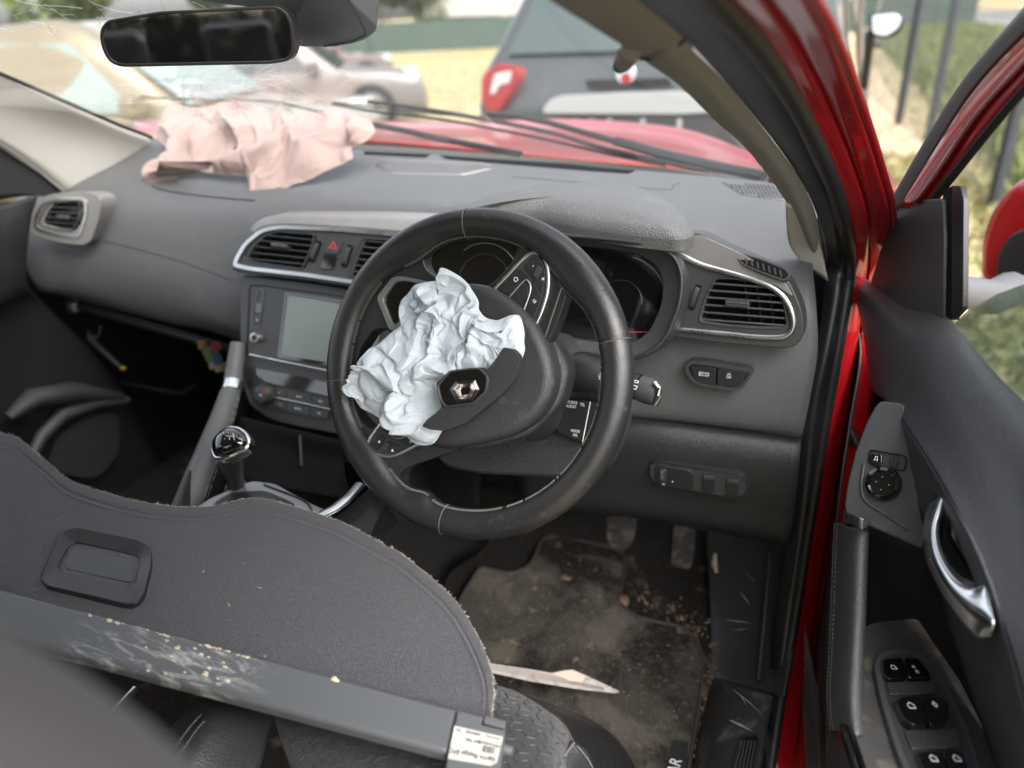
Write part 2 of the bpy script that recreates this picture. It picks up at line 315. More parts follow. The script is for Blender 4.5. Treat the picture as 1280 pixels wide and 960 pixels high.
# ------------------------------------------------------------------ crumpled cloth: a sheet larger than its outline, relaxed until it buckles into folds
def cloth(name, pl, px, h0, hmax, mt, par=None, n=70, exc=1.5, seed=1, it=260, edge_h=.004, k=5, cen=None, bend=.9, dirs=None, puff=.0, sub=1, lrp=.12, lrc=.62, creases=()):
    rs = np.random.RandomState(seed)
    O = np.array([pl(u, v, h0) for u, v in catm(px, k, True)]); o = O.mean(0) if cen is None else pl(cen[0], cen[1], h0)
    ex = np.cross(pl.n, (0, 0, 1.)) if abs(pl.n[2]) < .9 else np.array((1., 0, 0)); ex /= np.linalg.norm(ex); ey = np.cross(pl.n, ex)
    Q = np.stack([(O-o)@ex, (O-o)@ey], 1); nq = len(Q)
    def rho(t):
        d = np.array([math.cos(t), math.sin(t)]); nn = np.array([-d[1], d[0]]); best = 0
        for i in range(nq):
            a, b = Q[i-1], Q[i]; sa, sb = a@nn, b@nn
            if sa*sb <= 0 and sa != sb:
                s = (a+(b-a)*sa/(sa-sb))@d
                if s > best: best = s
        return best
    tt = np.linspace(-math.pi, math.pi, 361); rh = np.array([rho(t) for t in tt])
    a, b = np.meshgrid(np.linspace(-1, 1, n), np.linspace(-1, 1, n), indexing='ij')
    X, Y = a*np.sqrt(1-b*b/2), b*np.sqrt(1-a*a/2); r = np.hypot(X, Y); th = np.arctan2(Y, X); rr = r*np.interp(th, tt, rh)
    P = np.stack([rr*np.cos(th), rr*np.sin(th), np.zeros_like(rr)], 2)
    def sm(amp, g):
        q = rs.randn(g, g); xi = np.linspace(0, g-1.001, n); i0 = xi.astype(int); f = xi-i0; f = f*f*(3-2*f)
        A = q[i0][:, i0]*(1-f)[None, :] + q[i0][:, i0+1]*f[None, :]; Bq = q[i0+1][:, i0]*(1-f)[None, :]+q[i0+1][:, i0+1]*f[None, :]
        return amp*(A*(1-f)[:, None]+Bq*f[:, None])
    flat = P.copy(); E = exc*(1+.0*r)
    win = np.clip((1-r)*5, 0, 1)
    P[..., 2] = edge_h + win*(hmax*.35 + sm(hmax*.5, 5)+sm(hmax*.35, 9)+sm(hmax*.1, 19))
    P[..., 0] += win*sm(.35*hmax, 8); P[..., 1] += win*sm(.35*hmax, 8)
    bd = (r > .999)
    P[bd, 2] = edge_h + np.abs(sm(hmax*.22, 12))[bd]
    B0 = P[bd].copy()
    cons = []
    def add(di, dj, st, comp):
        s0 = (slice(max(0, -di), n-max(0, di)), slice(max(0, -dj), n-max(0, dj))); s1 = (slice(max(0, di), n+min(0, di)), slice(max(0, dj), n+min(0, dj)))
        Lr = np.linalg.norm(flat[s1]-flat[s0], axis=2)*exc; cons.append((s0, s1, Lr, st, comp))
    for d in ((1, 0), (0, 1)): add(*d, .95, 1)
    for d in ((1, 1), (1, -1)): add(*d, .6, 1)
    for d in ((2, 0), (0, 2)): add(*d, bend*.25, .92)
    for d in ((5, 0), (0, 5), (4, 4), (4, -4)): add(*d, bend*lrp, lrc)
    for t in range(it):
        dP = np.zeros_like(P); W = np.zeros((n, n, 1))
        for s0, s1, Lr, st, comp in cons:
            D = P[s1]-P[s0]; Ln = np.linalg.norm(D, axis=2)+1e-9; e = (Ln-Lr*comp)
            if comp < 1: e = np.minimum(e, 0)
            c = (D*(e/Ln*.5*st)[..., None]); dP[s0] += c; dP[s1] -= c; W[s0] += .5*st; W[s1] += .5*st
        P += dP/np.maximum(W, 1)*1.6
        P[..., 2] += puff*(1 if t < it*.6 else 0)
        z = P[..., 2]; lim = edge_h+hmax*np.clip((1-r)*4, .25, 1); z[:] = np.where(z < 0, z*.2, z); z[:] = np.where(z > lim, lim+(z-lim)*.55, z)
        P[bd] = B0
    if creases:
        Nn = np.cross(np.gradient(P, axis=0), np.gradient(P, axis=1)); Nn /= np.linalg.norm(Nn, axis=2, keepdims=True)+1e-9
        for nl, per, amp in creases:      # repeated folding gives sharp, uneven creases
            q = flat[..., :2]*exc; q = q+np.stack([sm(per*.6, 6), sm(per*.6, 6)], 2); L_ = np.abs(q).max()
            for _ in range(nl):
                a_ = rs.rand()*math.pi; nv = np.array((math.cos(a_), math.sin(a_))); c_ = (rs.rand(2)-.5)*L_*1.3; dd = (q-c_)@nv; q = q-2*np.minimum(dd, 0)[..., None]*nv
            g = q[..., 0]/per; tri = 2*np.abs(g-np.floor(g+.5)); tri = tri**1.25; mod = np.clip(.55+sm(.35, 7), .1, 1.2)
            P = P + Nn*(amp*mod*np.clip((1-r)*6, .25, 1)*(tri-.5))[..., None]
    V = [o + p[0]*ex+p[1]*ey+p[2]*pl.n for p in P.reshape(-1, 3)]
    F = [[i*n+j, (i+1)*n+j, (i+1)*n+j+1, i*n+j+1] for i in range(n-1) for j in range(n-1)]
    return obj(name, V, F, mt, par, sharp=180, solid=.0006, sub=sub)
from mathutils import noise as MN
def fold_cloth(name, pl, px, h0, mt, n=170, seed=1, k=4, cen=None, hmax=.03, octs=(), lean=.5, edge_h=.006, ewav=.004, shape=None, sub=0, pw=1.0):
    """thrown-down cloth: a domed sheet gathered into rounded folds with sharp valleys that lean over one another"""
    O = np.array([pl(u, v, h0) for u, v in catm(px, k, True)]); o = O.mean(0) if cen is None else pl(cen[0], cen[1], h0)
    ex = np.cross(pl.n, (0, 0, 1.)); ex /= np.linalg.norm(ex); ey = np.cross(pl.n, ex); Q = np.stack([(O-o)@ex, (O-o)@ey], 1); nq = len(Q)
    def rho(t):
        d = np.array([math.cos(t), math.sin(t)]); nn = np.array([-d[1], d[0]]); best = 0
        for i in range(nq):
            a, b = Q[i-1], Q[i]; sa, sb = a@nn, b@nn
            if sa*sb <= 0 and sa != sb: best = max(best, (a+(b-a)*sa/(sa-sb))@d)
        return best
    tt = np.linspace(-math.pi, math.pi, 721); rh = np.array([rho(t) for t in tt])
    a, b = np.meshgrid(np.linspace(-1, 1, n), np.linspace(-1, 1, n), indexing='ij')
    X, Y = a*np.sqrt(1-b*b/2), b*np.sqrt(1-a*a/2); r = np.hypot(X, Y); th = np.arctan2(Y, X); rr = r*np.interp(th, tt, rh)
    x, y = rr*np.cos(th), rr*np.sin(th); sd = seed*7.31
    def nz(px_, py_, per, z): return np.array([MN.noise(Vector((p/per, q/per, z))) for p, q in zip(px_.ravel(), py_.ravel())]).reshape(px_.shape)
    z = edge_h + hmax*np.clip(1-r**2.4, 0, 1)**.6*(.75+.9*nz(x, y, .09, sd)); win = np.clip((1-r)*7, .12, 1)
    X_, Y_ = x.copy(), y.copy()
    for (per, amp, st, ang, wrp) in octs:
        c, s_ = math.cos(ang), math.sin(ang); wx, wy = nz(x, y, per*2.2, sd+3.1+per*90)*wrp*per, nz(x, y, per*2.2, sd+8.7+per*90)*wrp*per
        u_, v_ = ((x+wx)*c+(y+wy)*s_), (-(x+wx)*s_+(y+wy)*c)/st
        g = nz(u_, v_, per, sd+per*500); fo = np.abs(g)*2.4; fo = np.clip(fo, 0, 1.35)**pw      # |noise|: sharp valleys
        g2 = nz(u_+.5*per, v_, per*1.3, sd+per*300); cr = np.clip(1-np.abs(g2)*3.2, 0, 1)**1.6   # ridges: sharp crests
        m = np.clip(.75+1.1*nz(x, y, per*3, sd+per*77), .15, 1.5); hh = amp*m*(fo*.8+cr*.75); z += win*(hh-amp*.4)
        la = nz(x, y, per*2, sd+41+per*20)*6; X_ += win*lean*hh*np.cos(la); Y_ += win*lean*hh*np.sin(la)
    z = np.maximum(z, .0012+ewav*.2); bdm = np.clip((r-.93)/.07, 0, 1); z = z*(1-bdm*.75)+bdm*.75*(edge_h*.6+ewav*np.abs(nz(x, y, .03, sd+99))*2)
    V = [o+p*ex+q*ey+w_*pl.n for p, q, w_ in zip(X_.ravel(), Y_.ravel(), z.ravel())]
    F = [[i*n+j, (i+1)*n+j, (i+1)*n+j+1, i*n+j+1] for i in range(n-1) for j in range(n-1)]
    return obj(name, V, F, mt, None, sharp=180, solid=.0005, sub=sub)
# ================================================================== DASHBOARD
PS = Pl((-.08, .240, .940), (0, -math.cos(R(25)), math.sin(R(25))))       # centre stack
PD = Pl((.641, .268, 1.0), (-.10, -.97, .16))                             # driver's end of the dash
PP = Pl((-.678, .345, 1.044), (.12, -.97, .16))                           # passenger's end
PQ = Pl((.45, .215, 1.04), (0, -.94, .34))                                # instrument cluster
PH = Pl((.45, .30, 1.118), (0, -.06, 1))                                  # hood over the cluster
dash = thing('dashboard', 'grey moulded dashboard with air vents, blank touch screen and climate controls', 'dashboard', (0, .35, .85))
rows = [aty([(20, 160, .66), (190, 173, .66), (330, 181, .70), (480, 189, .72), (640, 199, .71), (800, 213, .68), (950, 227, .62), (1030, 246, .54)]),
        aty([(0, 205, .55), (150, 205, .55), (300, 212, .59), (470, 213, .61), (630, 222, .60), (790, 236, .57), (940, 253, .51), (1020, 277, .45)]),
        aty([(20, 243, .43), (120, 236, .43), (285, 240, .46), (450, 240, .48), (610, 247, .46), (780, 262, .45), (930, 292, .41), (1015, 318, .38)]),
        aty([(22, 262, .375), (115, 262, .38), (255, 266, .39), (440, 268, .40), (600, 276, .38), (770, 300, .355), (895, 340, .33), (1020, 378, .315)]),
        aty([(24, 300, .352), (113, 302, .355), (210, 325, .345), (340, 350, .335), (500, 380, .33), (700, 400, .33), (880, 400, .30), (1022, 440, .292)]),
        aty([(30, 335, .340), (112, 345, .340), (200, 368, .330), (292, 398, .315), (450, 430, .32), (700, 460, .31), (860, 465, .285), (1012, 500, .278)]),
        aty([(48, 362, .345), (112, 372, .345), (205, 398, .338), (297, 420, .325), (450, 500, .33), (690, 512, .30), (830, 521, .285), (1003, 542, .278)]),
        aty([(60, 366, .385), (118, 381, .380), (210, 404, .370), (300, 428, .360), (450, 520, .36), (690, 516, .34), (830, 526, .32), (1002, 549, .31)])]
dpan = grid('dash_panel', rows, m_pad, dash, k=10, kk=8, solid=.006)
# lower driver's side: rounded knee bolster
rows = [aty([(640, 500, .33), (800, 522, .295), (900, 534, .29), (1002, 548, .285)]),
        aty([(640, 520, .28), (800, 530, .262), (900, 542, .262), (1001, 556, .262)]),
        aty([(640, 540, .268), (800, 552, .250), (900, 565, .250), (999, 580, .250)]),
        aty([(640, 570, .275), (800, 580, .255), (900, 595, .255), (996, 612, .255)]),
        aty([(645, 600, .285), (790, 612, .268), (890, 626, .268), (992, 645, .268)]),
        aty([(650, 628, .300), (780, 640, .285), (885, 658, .285), (986, 676, .285)]),
        aty([(652, 634, .350), (780, 646, .340), (885, 664, .340), (984, 683, .335)])]
grid('knee_panel', rows, mat('knee panel plastic', (.022, .022, .024), .38, bump=('leather', 900, .7, .0012), spec=.5, dust=((30, .62, (.06, .055, .05), .3), (280, .71, (.15, .14, .13), .4))), dash, k=8, kk=6, solid=.005)
# hood
hp = rnd([(545, 274), (575, 258), (615, 245), (662, 236), (719, 231), (794, 233), (833, 246), (862, 270), (872, 288), (850, 294), (790, 288), (719, 278), (670, 268), (600, 268)], 14, 4)
dome('cluster_hood', PH, hp, -.002, .020, .022, m_hood, dash, pw=3.2, rings=14, roll=.014, sharp=80)
hp2 = inset(hp, 6); prism('hood_underside', PH, hp2, -.038, -.022, m_blk, dash, bev=.003)
# details that follow the pad's top
bd_ = bvh(dpan)
sp = rnd([(466, 204), (474, 199), (600, 203), (622, 209), (580, 219), (485, 217), (468, 211)], 5)
patch_on('speaker_seam', bd_, sp, .0012, m_satin, dash); patch_on('speaker_cover', bd_, inset(sp, 1.8), .0020, m_hood, dash)
patch_on('demister_slot', bd_, rnd([(548, 194), (700, 204), (795, 213), (786, 217), (690, 210), (560, 199)], 2), .0012, m_dk, dash)
patch_on('demister_slot', bd_, rnd([(455, 189), (538, 193), (532, 197), (455, 193)], 1), .0012, m_dk, dash)
gp = rnd([(900, 227), (965, 229), (980, 236), (981, 250), (955, 248), (925, 243)], 4)
patch_on('corner_grille', bd_, gp, .0016, m_pad, dash)
V, F = [], []
for i in range(17):
    for j in range(8):
        u = 903+i*4.8+j*1.6; v = 228.0+j*2.8+i*.35; c_ = clip(inset(gp, 2), (u, v), (1, .02))
        if c_ and c_[0] < 0 < c_[1]:
            b_ = len(V); q_ = [hit(bd_, u+x_, v+y_, .0022) for x_, y_ in ((-1.5, -.5), (1.1, -.6), (1.6, .6), (-1.0, .7))]
            if all(t is not None for t in q_): V += q_; F.append([b_, b_+1, b_+2, b_+3])
g = obj('grille_holes', V, F, m_dk, dash, smooth=False, solid=.0004); g['kind'] = 'stuff'
tube('airbag_split', [hit(bd_, u, v, .0002) for u, v in catm([(190, 233), (215, 240), (270, 247), (318, 251)], 4)], .0016, m_dk, dash, n=6)
tube('crease', [hit(bd_, u, v, -.0002) for u, v in catm([(122, 300), (170, 311), (230, 328), (292, 351)], 5)], .0010, m_low, dash, n=6)
tube('pad_seam', [hit(bd_, u, v, -.0003) for u, v in catm([(850, 228), (840, 233), (828, 237), (700, 226), (640, 221)], 5)], .0009, m_low, dash, n=6)
# ---- air vents
def slats(par, pl, op, ys, sl, h=-.003, dep=.016, th=.0016, mt=m_blk, u0=None):
    first = None
    for k_, v in enumerate(ys):
        c = clip(op, (u0, v), (1, sl))
        if not c or c[1]-c[0] < 5: continue
        a = pl(u0+c[0], v+c[0]*sl, h); b = pl(u0+c[1], v+c[1]*sl, h); V, F = [], []
        ax = (b-a)/2; dn = -pl.n + np.array((0, 0, -.25)); dn /= np.linalg.norm(dn); ay = dn*dep/2; az = np.cross(ax, ay); az *= th/2/np.linalg.norm(az)
        boxv((a+b)/2+ay, ax, ay, az, V, F); obj('slat', V, F, m_low, par, bev=.0005, smooth=False)
def fins(par, pl, op, us, sl, h=-.018):
    V, F = [], []
    for u in us:
        c = clip(op, (u, 0), (sl, 1))
        if not c: continue
        a = pl(u+c[0]*sl, c[0], h); b = pl(u+c[1]*sl, c[1], h); ax = (b-a)/2; az = -pl.n*.008; ay = np.cross(ax, az); ay *= .0007/np.linalg.norm(ay)
        boxv((a+b)/2+az, ax, ay, az, V, F)
    o = obj('vent_fins', V, F, m_blk, par, smooth=False); o['kind'] = 'stuff'
def vtab(par, pl, u, v, w_, hh, sl, h=.003):
    prism('vent_tab', pl, rnd([(u-w_, v-hh-w_*sl), (u+w_, v-hh+w_*sl), (u+w_, v+hh+w_*sl), (u-w_, v+hh-w_*sl)], 2), h-.018, h, m_pan, par, bev=.0012)
    tube('tab_trim', [pl(u-w_*.9, v-hh*.3-w_*sl, h+.0005), pl(u+w_*.9, v-hh*.3+w_*sl, h+.0005)], .0007, m_schr, par, n=6)
def thumb(par, pl, a, b, wd, h=.001):
    """thumb wheel set in a slot from a to b"""
    a, b = np.array(a, float), np.array(b, float); d = (b-a)/np.linalg.norm(b-a); n = np.array([-d[1], d[0]])*wd
    prism('wheel_slot', pl, rnd([tuple(a+n-d*3), tuple(b+n+d*3), tuple(b-n+d*3), tuple(a-n-d*3)], 3), h-.012, h+.0004, m_dk, par, bev=0)
    A = pl(*a, h); B = pl(*b, h); c = (A+B)/2; L = np.linalg.norm(B-A)/2; ax = (pl(*(a+n*.7), h)-A); e = (B-A)/np.linalg.norm(B-A); V, F = [], []; N_ = 22
    for s in (-1, 1):
        for j in range(N_):
            t = math.pi*j/(N_-1); rr = 1+(.05 if j % 2 else 0); V.append(c + ax*s - e*L*math.cos(t)*.98 + pl.n*(.0045*math.sin(t)*rr+.0002))
    for j in range(N_-1): F.append([j, j+1, N_+j+1, N_+j])
    F += [list(range(N_)), list(range(2*N_-1, N_-1, -1))]; obj('thumb_wheel', V, F, m_pan, par, smooth=False)
# central vents
cen = rnd([(290, 333), (293, 322), (304, 303), (326, 285), (350, 281), (422, 284), (512, 292), (580, 299), (572, 374), (530, 368), (455, 357), (382, 346), (310, 338)], 9, 4)
ring('vent_chrome', PS, cen, inset(cen, 5.0), -.01, .014, m_schr, dash, bev=.0009)
cen2 = [(u+(-1.5 if u < 330 else 0), v+(4.5 if v > 325 else -1)) for u, v in cen]
lv = rnd([(304, 321), (312, 307), (326, 294), (341, 289), (392, 293), (388, 309), (377, 335), (340, 330), (310, 325)], 4, 3)
rv = rnd([(453, 298), (503, 302), (545, 307), (537, 357), (500, 353), (457, 347), (435, 344), (443, 320)], 4, 3)
def duct(pl, op, mt_ring, h=.011, rim=1.6, par=None):
    vo = obj('air_vent', *_prv(pl, inset(op, -2.5), -.032, h-.024), m_dk, par or dash, smooth=False)
    ring('vent_frame', pl, inset(op, -rim), op, -.014, h+.0005, mt_ring, vo, bev=.0004); return vo
def _prv(pl, px, h0, h1):
    top = hgt(pl, px, h1); n = len(top); bot = [p-pl.n*(h1-h0) for p in top]
    return top+bot, [list(range(n)), list(range(2*n-1, n-1, -1))]+[[i, i+n, (i+1) % n+n, (i+1) % n] for i in range(n)]
prism('vent_bezel', PS, inset(cen, 3.5), -.02, .010, m_pan, dash, bev=0, cuts=(lv, rv))
prism('vent_surround', PS, cen2, -.03, .008, m_pan, dash, bev=.002, cuts=(inset(lv, -1), inset(rv, -1)))
# the duct is a dark shallow well; slats stand in front of it
for op, ys, u0, us, tb in ((lv, (295, 302.5, 310.5, 318.5, 326.5), 345, (318, 334, 350, 366), (348, 306.5, 10, 2.8)), (rv, (303, 311, 319, 327, 335, 343), 480, (452, 466, 480, 494, 508), None)):
    vo = duct(PS, op, m_pan, .0115)
    slats(vo, PS, op, ys, .10, h=.0095, dep=.013, th=.0022, u0=u0); fins(vo, PS, op, us, -.35, h=-.003)
    if tb: vtab(vo, PS, *tb, .10, h=.0135)
thumb(dash, PS, (397.5, 304), (389.5, 325), 3.6, .0115)
thumb(dash, PS, (437, 309), (430.5, 331), 3.6, .0115)
hz = rnd([(410, 297), (428.5, 299), (422.5, 318), (405, 316)], 3, 3)
hb = prism('hazard_button', PS, hz, 0, .0135, m_pan, dash, bev=.0012)
m_redp = mat('red print', (.5, .03, .03), .6)
tr = [(417, 301), (421.5, 311.5), (410.5, 310)]; ring('triangle_mark', PS, tr, inset(tr, 1.3), .013, .0139, m_redp, hb, bev=0, smooth=False)
prism('lock_panel', PS, rnd([(404, 317.5), (421.5, 319.5), (415.5, 337.5), (399.5, 335)], 3, 3), 0, .0128, m_gls, dash, bev=.0008)
# satin strip above the vents
up = [(322, 288, None), (334, 274, .36), (350, 268, .365), (370, 264, .37), (450, 264, .37), (510, 265, .367), (556, 267, .362)]
lw_ = [(316, 293), (327, 285), (345, 281.5), (372, 281), (440, 285), (500, 290), (548, 295)]
R0 = [PS(u, v-1.0, .008) for u, v in lw_]; R2_ = [at(u, v, y=(y or .34)) for u, v, y in up]; R1_ = [(a+b)/2+np.array((0, -.012, .008)) for a, b in zip(R0, R2_)]
grid('satin_strip', [R0, R1_, R2_], m_satin, dash, k=6, kk=6, solid=.003)
# ---- touch screen and climate unit
stk = rnd([(299, 343), (330, 346), (400, 354), (470, 366), (560, 380), (560, 560), (470, 556), (419, 543), (370, 534), (338, 526), (312, 508), (302, 480), (299, 420)], 8, 3)
prism('stack_housing', PS, stk, -.09, -.004, m_pan, dash, bev=.004, seg=3)
sc = rnd([(313, 357), (330, 358), (440, 373), (505, 383), (490, 480), (409, 461), (309, 442), (310, 420)], 4, 3)
prism('screen_bezel', PS, sc, -.02, -.001, m_pan, dash, bev=.0012)
ring('screen_seam', PS, inset(sc, -1.2), inset(sc, -.2), -.01, -.0025, m_dk, dash, bev=0)
scr = prism('touch_screen', PS, rnd([(359, 368), (434, 380), (478, 388), (463, 462), (410, 453), (350, 444)], 2, 3), -.005, .0, m_scr, dash, bev=.0006)
ring('screen_edge', PS, rnd([(356, 364.5), (434, 376), (482, 384), (466, 466), (410, 457), (346, 447)], 3, 3), rnd([(359, 368), (434, 380), (478, 388), (463, 462), (410, 453), (350, 444)], 3, 3), -.01, .0012, m_gls, scr, bev=0)
ty = PS
tube('chrome_line', [PS(312, 443, .001), PS(350, 451, .0012), PS(409, 463, .0014), PS(490, 478, .001)], .0017, m_chr, dash, n=8)
up_ = rnd([(323, 361), (331, 362), (325, 409), (315, 408), (316, 386)], 4, 3)
ring('button_column', PS, up_, inset(up_, 1), -.002, .0002, m_gls, dash, bev=0)
bt = prism('usb_flap', PS, rnd([(320, 378), (328, 379), (327, 392), (318, 391)], 2, 3), -.003, .0012, m_gls, dash, bev=.0008)
prism('button', PS, rnd([(318, 393), (326.5, 394), (324.5, 406), (316.5, 405)], 2, 3), -.003, .0010, m_pan, dash, bev=.0008); disc('dot_mark', PS, 321, 400, .0009, .001, .0014, m_prt, dash, n=10, bev=0)
k1 = disc('volume_knob', PS, 317, 422, .0085, 0, .012, m_schr, dash, prof=[(.0088, -.004), (.0088, .009), (.0080, .0115), (.0062, .012)], bev=0)
disc('knob_cap', PS, 317, 422, .0055, .0, .013, m_blk, k1, bev=.0008)
# climate panel
prism('climate_display', PS, rnd([(319.5, 460), (365, 468), (420, 480), (470, 489), (470, 510), (409, 495), (345, 481), (325, 475), (320, 470)], 2, 2), -.006, -.0012, m_gls, dash, bev=.0006)
prism('small_display', PS, rnd([(308.5, 457), (318, 459), (317.5, 476), (312.5, 487), (309.5, 486)], 2, 2), -.006, -.0018, m_blk, dash, bev=.0006)
kn = disc('temperature_knob', PS, 325, 493, .0135, 0, .016, m_pan, dash, n=48, prof=[(.0165, -.004), (.0165, .006), (.0152, .0145), (.0139, .016)], bev=0)
disc('knob_ring', PS, 325, 493, .0, 0, .0, m_schr, kn, n=48, prof=[(.0142, .0155), (.0142, .0168), (.0124, .0168)], bev=0); disc('knob_face', PS, 325, 493, .0110, .0, .0172, m_pan, kn, n=40, bev=.0005)
for a0, a1, mt_ in ((200, 250, mat('red print', (0, 0, 0))), (290, 340, mat('blue print', (.05, .15, .5), .5))):
    c = PS(325, 493, .0176); x = np.array((1., 0, 0)); y = np.cross(PS.n, x)*1.0
    pts = [c + (x*-math.cos(R(a))+y*-math.sin(R(a)))*.0092 for a in range(a0, a1+1, 8)]; tube('dial_mark', pts, .0007, mt_, kn, n=5)
text('dial_print', 'OFF', PS, 325.5, 494, .0042, 10, 2, .0175, m_prt, kn)
tube('chrome_line', [PS(341, 496, .001), PS(375, 503, .001), PS(412, 511.5, .001), PS(450, 519, .001)], .0012, m_chr, dash, n=8)
for nm, q, s_ in (('climate_button', [(339, 484), (357, 488), (357, 497.5), (341, 494)], '·•/'), ('climate_button', [(358, 488), (389, 494), (389, 504.5), (358, 498)], '✱  ✱'), ('climate_button', [(390, 494.5), (411, 498.5), (411, 509), (390, 505)], 'A/C'), ('climate_button', [(342, 499), (357, 502), (357, 513), (343, 509.5)], '·•/'), ('climate_button', [(358, 502), (387, 508), (386, 520.5), (358, 513.5)], 'AUTO'), ('climate_button', [(388, 508.5), (410, 513), (409, 524), (387, 521)], '(≡)')):
    b = prism(nm, PS, rnd(q, 1.5, 2), -.004, .0006, m_pan, dash, bev=.0008)
    cu, cv = sum(p[0] for p in q)/4, sum(p[1] for p in q)/4; text('button_print', s_, PS, cu, cv, .0048, 10, 2.0, .0010, m_prt, b)
# ---- driver's end: satin panel, chrome loop, vent
gpan = rnd([(845, 292), (873, 290), (898, 303), (924, 315), (965, 333), (988, 353), (1003, 388), (1005, 415), (999, 430), (985, 436), (900, 429), (832, 420), (838, 390), (850, 360), (846, 330)], 10, 3)
prism('satin_corner', PD, rnd([(842, 314), (850, 296), (875, 294), (902, 306), (930, 319), (965, 337), (984, 356), (992, 372), (975, 360), (955, 351), (924, 344), (880, 331)], 6, 3), -.01, .0062, m_satin, dash, bev=.0015)
chp = [(838, 311), (853, 320), (875, 330.5), (900, 338), (924, 344.5), (945, 351), (962, 358), (976, 368), (986, 382), (991, 397), (991, 410), (984, 419), (970, 422), (940, 421), (912, 418), (870, 414), (834, 409.5)]
tube('chrome_loop', [PD(u, v, .0062) for u, v in catm(chp, 4)], .0036, m_schr, dash, n=10, flat=.6, nrm=PD.n)
tube('dark_loop', [PD(u*.985+13.6, v*.985+5.7, .0055) for u, v in catm(chp, 4)], .0018, m_dk, dash, n=8)
dv = rnd([(894, 349), (915, 349), (942, 353), (960, 358), (972, 366), (980, 382), (983, 404), (980, 410), (950, 410), (905, 407), (874, 402), (878, 385), (884, 368)], 5, 3)
prism('end_panel', PD, gpan, -.035, .004, m_pan, dash, bev=.003, seg=3, cuts=(dv,))
vo = duct(PD, dv, m_pan, .0050)
slats(vo, PD, dv, (357, 366, 375, 384.5, 394, 403), .075, h=.0036, dep=.013, th=.0026, u0=930); fins(vo, PD, dv, (888, 903, 918, 933, 948, 963, 976), .12, h=-.009)
vtab(vo, PD, 921, 380, 15, 4.2, .075, h=.0095)
thumb(dash, PD, (873, 359), (864.5, 385), 4.0, .0045)
dfr = rnd([(922, 322), (926, 318), (950, 325), (980, 337), (986, 344), (981, 349), (960, 342), (932, 331)], 4, 3)
PDF = Pl(PD(952, 334, .0085), PD.n+np.array((0, .05, .5)))
fr_ = obj('side_demister', *_prv(PDF, dfr, -.02, .001), m_dk, dash, smooth=False); ring('demister_frame', PDF, inset(dfr, -2.2), dfr, -.008, .0015, m_pan, fr_, bev=.0006)
for i in range(7):
    t = i/6; u, v = 933+t*43, 326.5+t*15.5; c = PDF(u, v, .0); ay = (PDF(u+1.5, v+7, 0)-c)*.6; V, F = [], []; ax = np.cross(ay, PDF.n); ax *= .0011/np.linalg.norm(ax); boxv(c, ax, ay, PDF.n*.002, V, F); obj('fin', V, F, m_pan, fr_, smooth=False)
# ECO / stop-start switches
eo = rnd([(855, 458), (862, 451), (880, 452), (935, 461), (941, 466), (936, 476), (926, 488), (914, 489), (880, 484), (866, 479), (858, 468)], 5, 3)
PE = Pl(at(897, 469, y=.268), (-.10, -.985, .06))
ring('switch_frame', PE, eo, inset(eo, 4.5), -.01, .005, m_low, dash, bev=.001); prism('switch_recess', PE, inset(eo, 4.2), -.012, .0015, m_dk, dash, bev=0)
for q, s_ in (([(862, 457), (895, 460), (894, 481.5), (874, 478), (868, 473)], 'ECO'), ([(897, 460.5), (935, 466), (926, 482), (921, 484), (896.5, 482)], '(A)\nOFF')):
    b = prism('rocker_switch', PE, rnd(q, 3, 3), -.01, .0055, m_blk, dash, bev=.0012)
    cu, cv = (880, 468) if s_ == 'ECO' else (911, 470); text('switch_print', s_, PE, cu, cv, .0085 if s_ == 'ECO' else .0045, 10, 1.2, .0060, m_prt, b, font_sx=.85)
# switch cluster on the knee panel
PKN = Pl(at(870, 598, y=.250), (-.04, -.99, -.10))
kp = rnd([(811, 579), (825, 577), (925, 593), (935, 600), (934, 617), (922, 624), (822, 606), (812, 598)], 7, 3)
ring('switch_surround', PKN, kp, inset(kp, 1.5), -.01, .0045, m_blk, dash, bev=.0004); prism('switch_plate', PKN, inset(kp, 1.5), -.012, .0035, m_low, dash, bev=0)
q = rnd([(819, 584), (824, 582), (862, 588), (867, 593), (866, 611), (860, 614), (824, 607), (818, 601)], 4, 3); lb = prism('headlamp_level', PKN, q, 0, .0065, m_blk, dash, bev=.0015)
prism('level_wheel', PKN, rnd([(824, 587), (833, 588), (832, 603), (823, 601)], 2), 0, .009, m_low, lb, bev=.0015)
text('level_print', '0\n-\n1\n-', PKN, 828, 594.5, .0040, 10, 1.5, .0095, m_prt, lb); text('level_print', 'ID', PKN, 829.5, 605.5, .0045, 10, 1.5, .0068, m_prt, lb); disc('dot_mark', PKN, 840.5, 602, .0009, .006, .0068, m_prt, lb, n=8, bev=0)
for u in (885.5, 915):
    d = (u-885.5)*.16; b = prism('blank_switch', PKN, rnd([(u-7.5, 594+d), (u+8, 596.5+d), (u+7.5, 617+d), (u-8, 614+d)], 1.5, 2), 0, .0062, m_blk, dash, bev=.0014)
    prism('switch_tip', PKN, rnd([(u-7, 594.5+d), (u+7.5, 597+d), (u+7, 602+d), (u-7, 599.5+d)], 1, 2), .005, .0076, m_low, b, bev=.0008)
for u, v in ((872, 655), (905, 662)): box('catch', at(u, v, y=.30), (.018, .01, .003), m_dk, dash, bev=.001)
